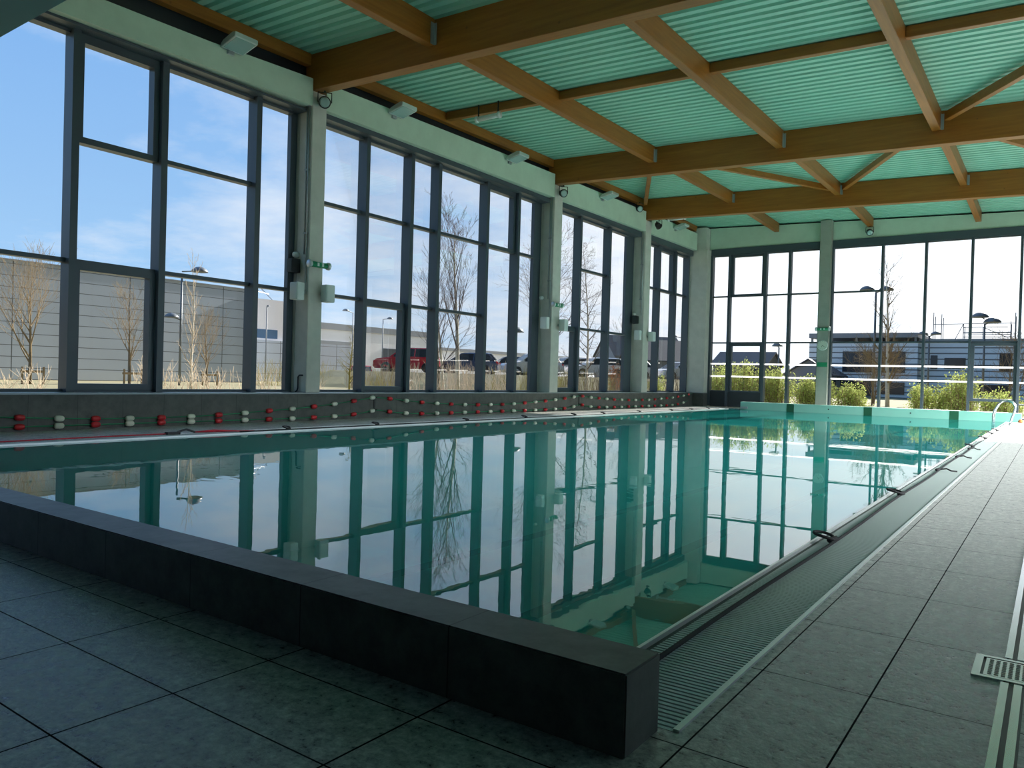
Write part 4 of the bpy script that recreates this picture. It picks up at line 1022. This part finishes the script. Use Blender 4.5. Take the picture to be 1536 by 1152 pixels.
haze = nt.nodes.new('ShaderNodeMix'); haze.data_type = 'RGBA'; haze.blend_type = 'ADD'; haze.inputs[0].default_value = 1.
nt.links.new(col, haze.inputs[6])
gc = mixc(nt, 1., (0, 0, 0), (1, 1, 1)); gm = nt.nodes.new('ShaderNodeVectorMath'); gm.operation = 'SCALE'; gm.inputs[0].default_value = (1.15, 1.15, 1.12)
nt.links.new(glow, gm.inputs['Scale']); nt.links.new(gm.outputs[0], haze.inputs[7])
below = M(nt, 'LESS_THAN', sp.outputs[2], -.01)
# unseen glow added to the sky on the right to light the hall
d2 = nt.nodes.new('ShaderNodeVectorMath'); d2.operation = 'DOT_PRODUCT'; nt.links.new(tc.outputs['Generated'], d2.inputs[0]); d2.inputs[1].default_value = Vector((.93, -.37, 0)).normalized()
lobe = M(nt, 'MULTIPLY', M(nt, 'SUBTRACT', d2.outputs['Value'], .66), 6., clamp=True)
lobe = M(nt, 'MULTIPLY', lobe, M(nt, 'MULTIPLY', M(nt, 'SUBTRACT', sp.outputs[2], .25), 12., clamp=True))
lobe = M(nt, 'MULTIPLY', lobe, M(nt, 'MULTIPLY', M(nt, 'SUBTRACT', .58, sp.outputs[2]), 12., clamp=True))
bank = nt.nodes.new('ShaderNodeVectorMath'); bank.operation = 'SCALE'; bank.inputs[0].default_value = (62., 64., 64.); nt.links.new(lobe, bank.inputs['Scale'])  # bank: colour of the added glow
h2 = nt.nodes.new('ShaderNodeMix'); h2.data_type = 'RGBA'; h2.blend_type = 'ADD'; h2.inputs[0].default_value = 1.
nt.links.new(haze.outputs[2], h2.inputs[6]); nt.links.new(bank.outputs[0], h2.inputs[7])
fin = mixc(nt, below, h2.outputs[2], (.25, .26, .24))
nt.links.new(fin, bg.inputs[0]); bg.inputs[1].default_value = 1.0
nt.links.new(bg.outputs[0], out.inputs[0])

# ------------------------------------------------------------------ camera
yaw, pitch, roll, f_px = .6194, -.0092, .0277, 1141.2
fw = Vector((-math.sin(yaw) * math.cos(pitch), math.cos(yaw) * math.cos(pitch), math.sin(pitch)))
r0 = Vector((math.cos(yaw), math.sin(yaw), 0)); u0 = r0.cross(fw)
rt = r0 * math.cos(roll) + u0 * math.sin(roll); up_ = u0 * math.cos(roll) - r0 * math.sin(roll)
cam = bpy.data.cameras.new('camera'); cam.sensor_width = 36; cam.lens = f_px / 1536 * 36; cam.clip_start = .05; cam.clip_end = 500
co = bpy.data.objects.new('camera', cam); C.objects.link(co)
mw = Matrix(((rt.x, up_.x, -fw.x, 0), (rt.y, up_.y, -fw.y, 0), (rt.z, up_.z, -fw.z, .86), (0, 0, 0, 1)))
co.matrix_world = mw; SC.camera = co

SC.view_settings.view_transform = 'Standard'; SC.view_settings.look = 'None'; SC.view_settings.gamma = 1; SC.view_settings.use_curve_mapping = False
SC.view_settings.exposure = 0.2
cy_ = SC.cycles
cy_.max_bounces = 10; cy_.diffuse_bounces = 5; cy_.glossy_bounces = 5; cy_.transparent_max_bounces = 32; cy_.transmission_bounces = 4
cy_.caustics_reflective = True; cy_.use_denoising = True; cy_.sample_clamp_indirect = 6.
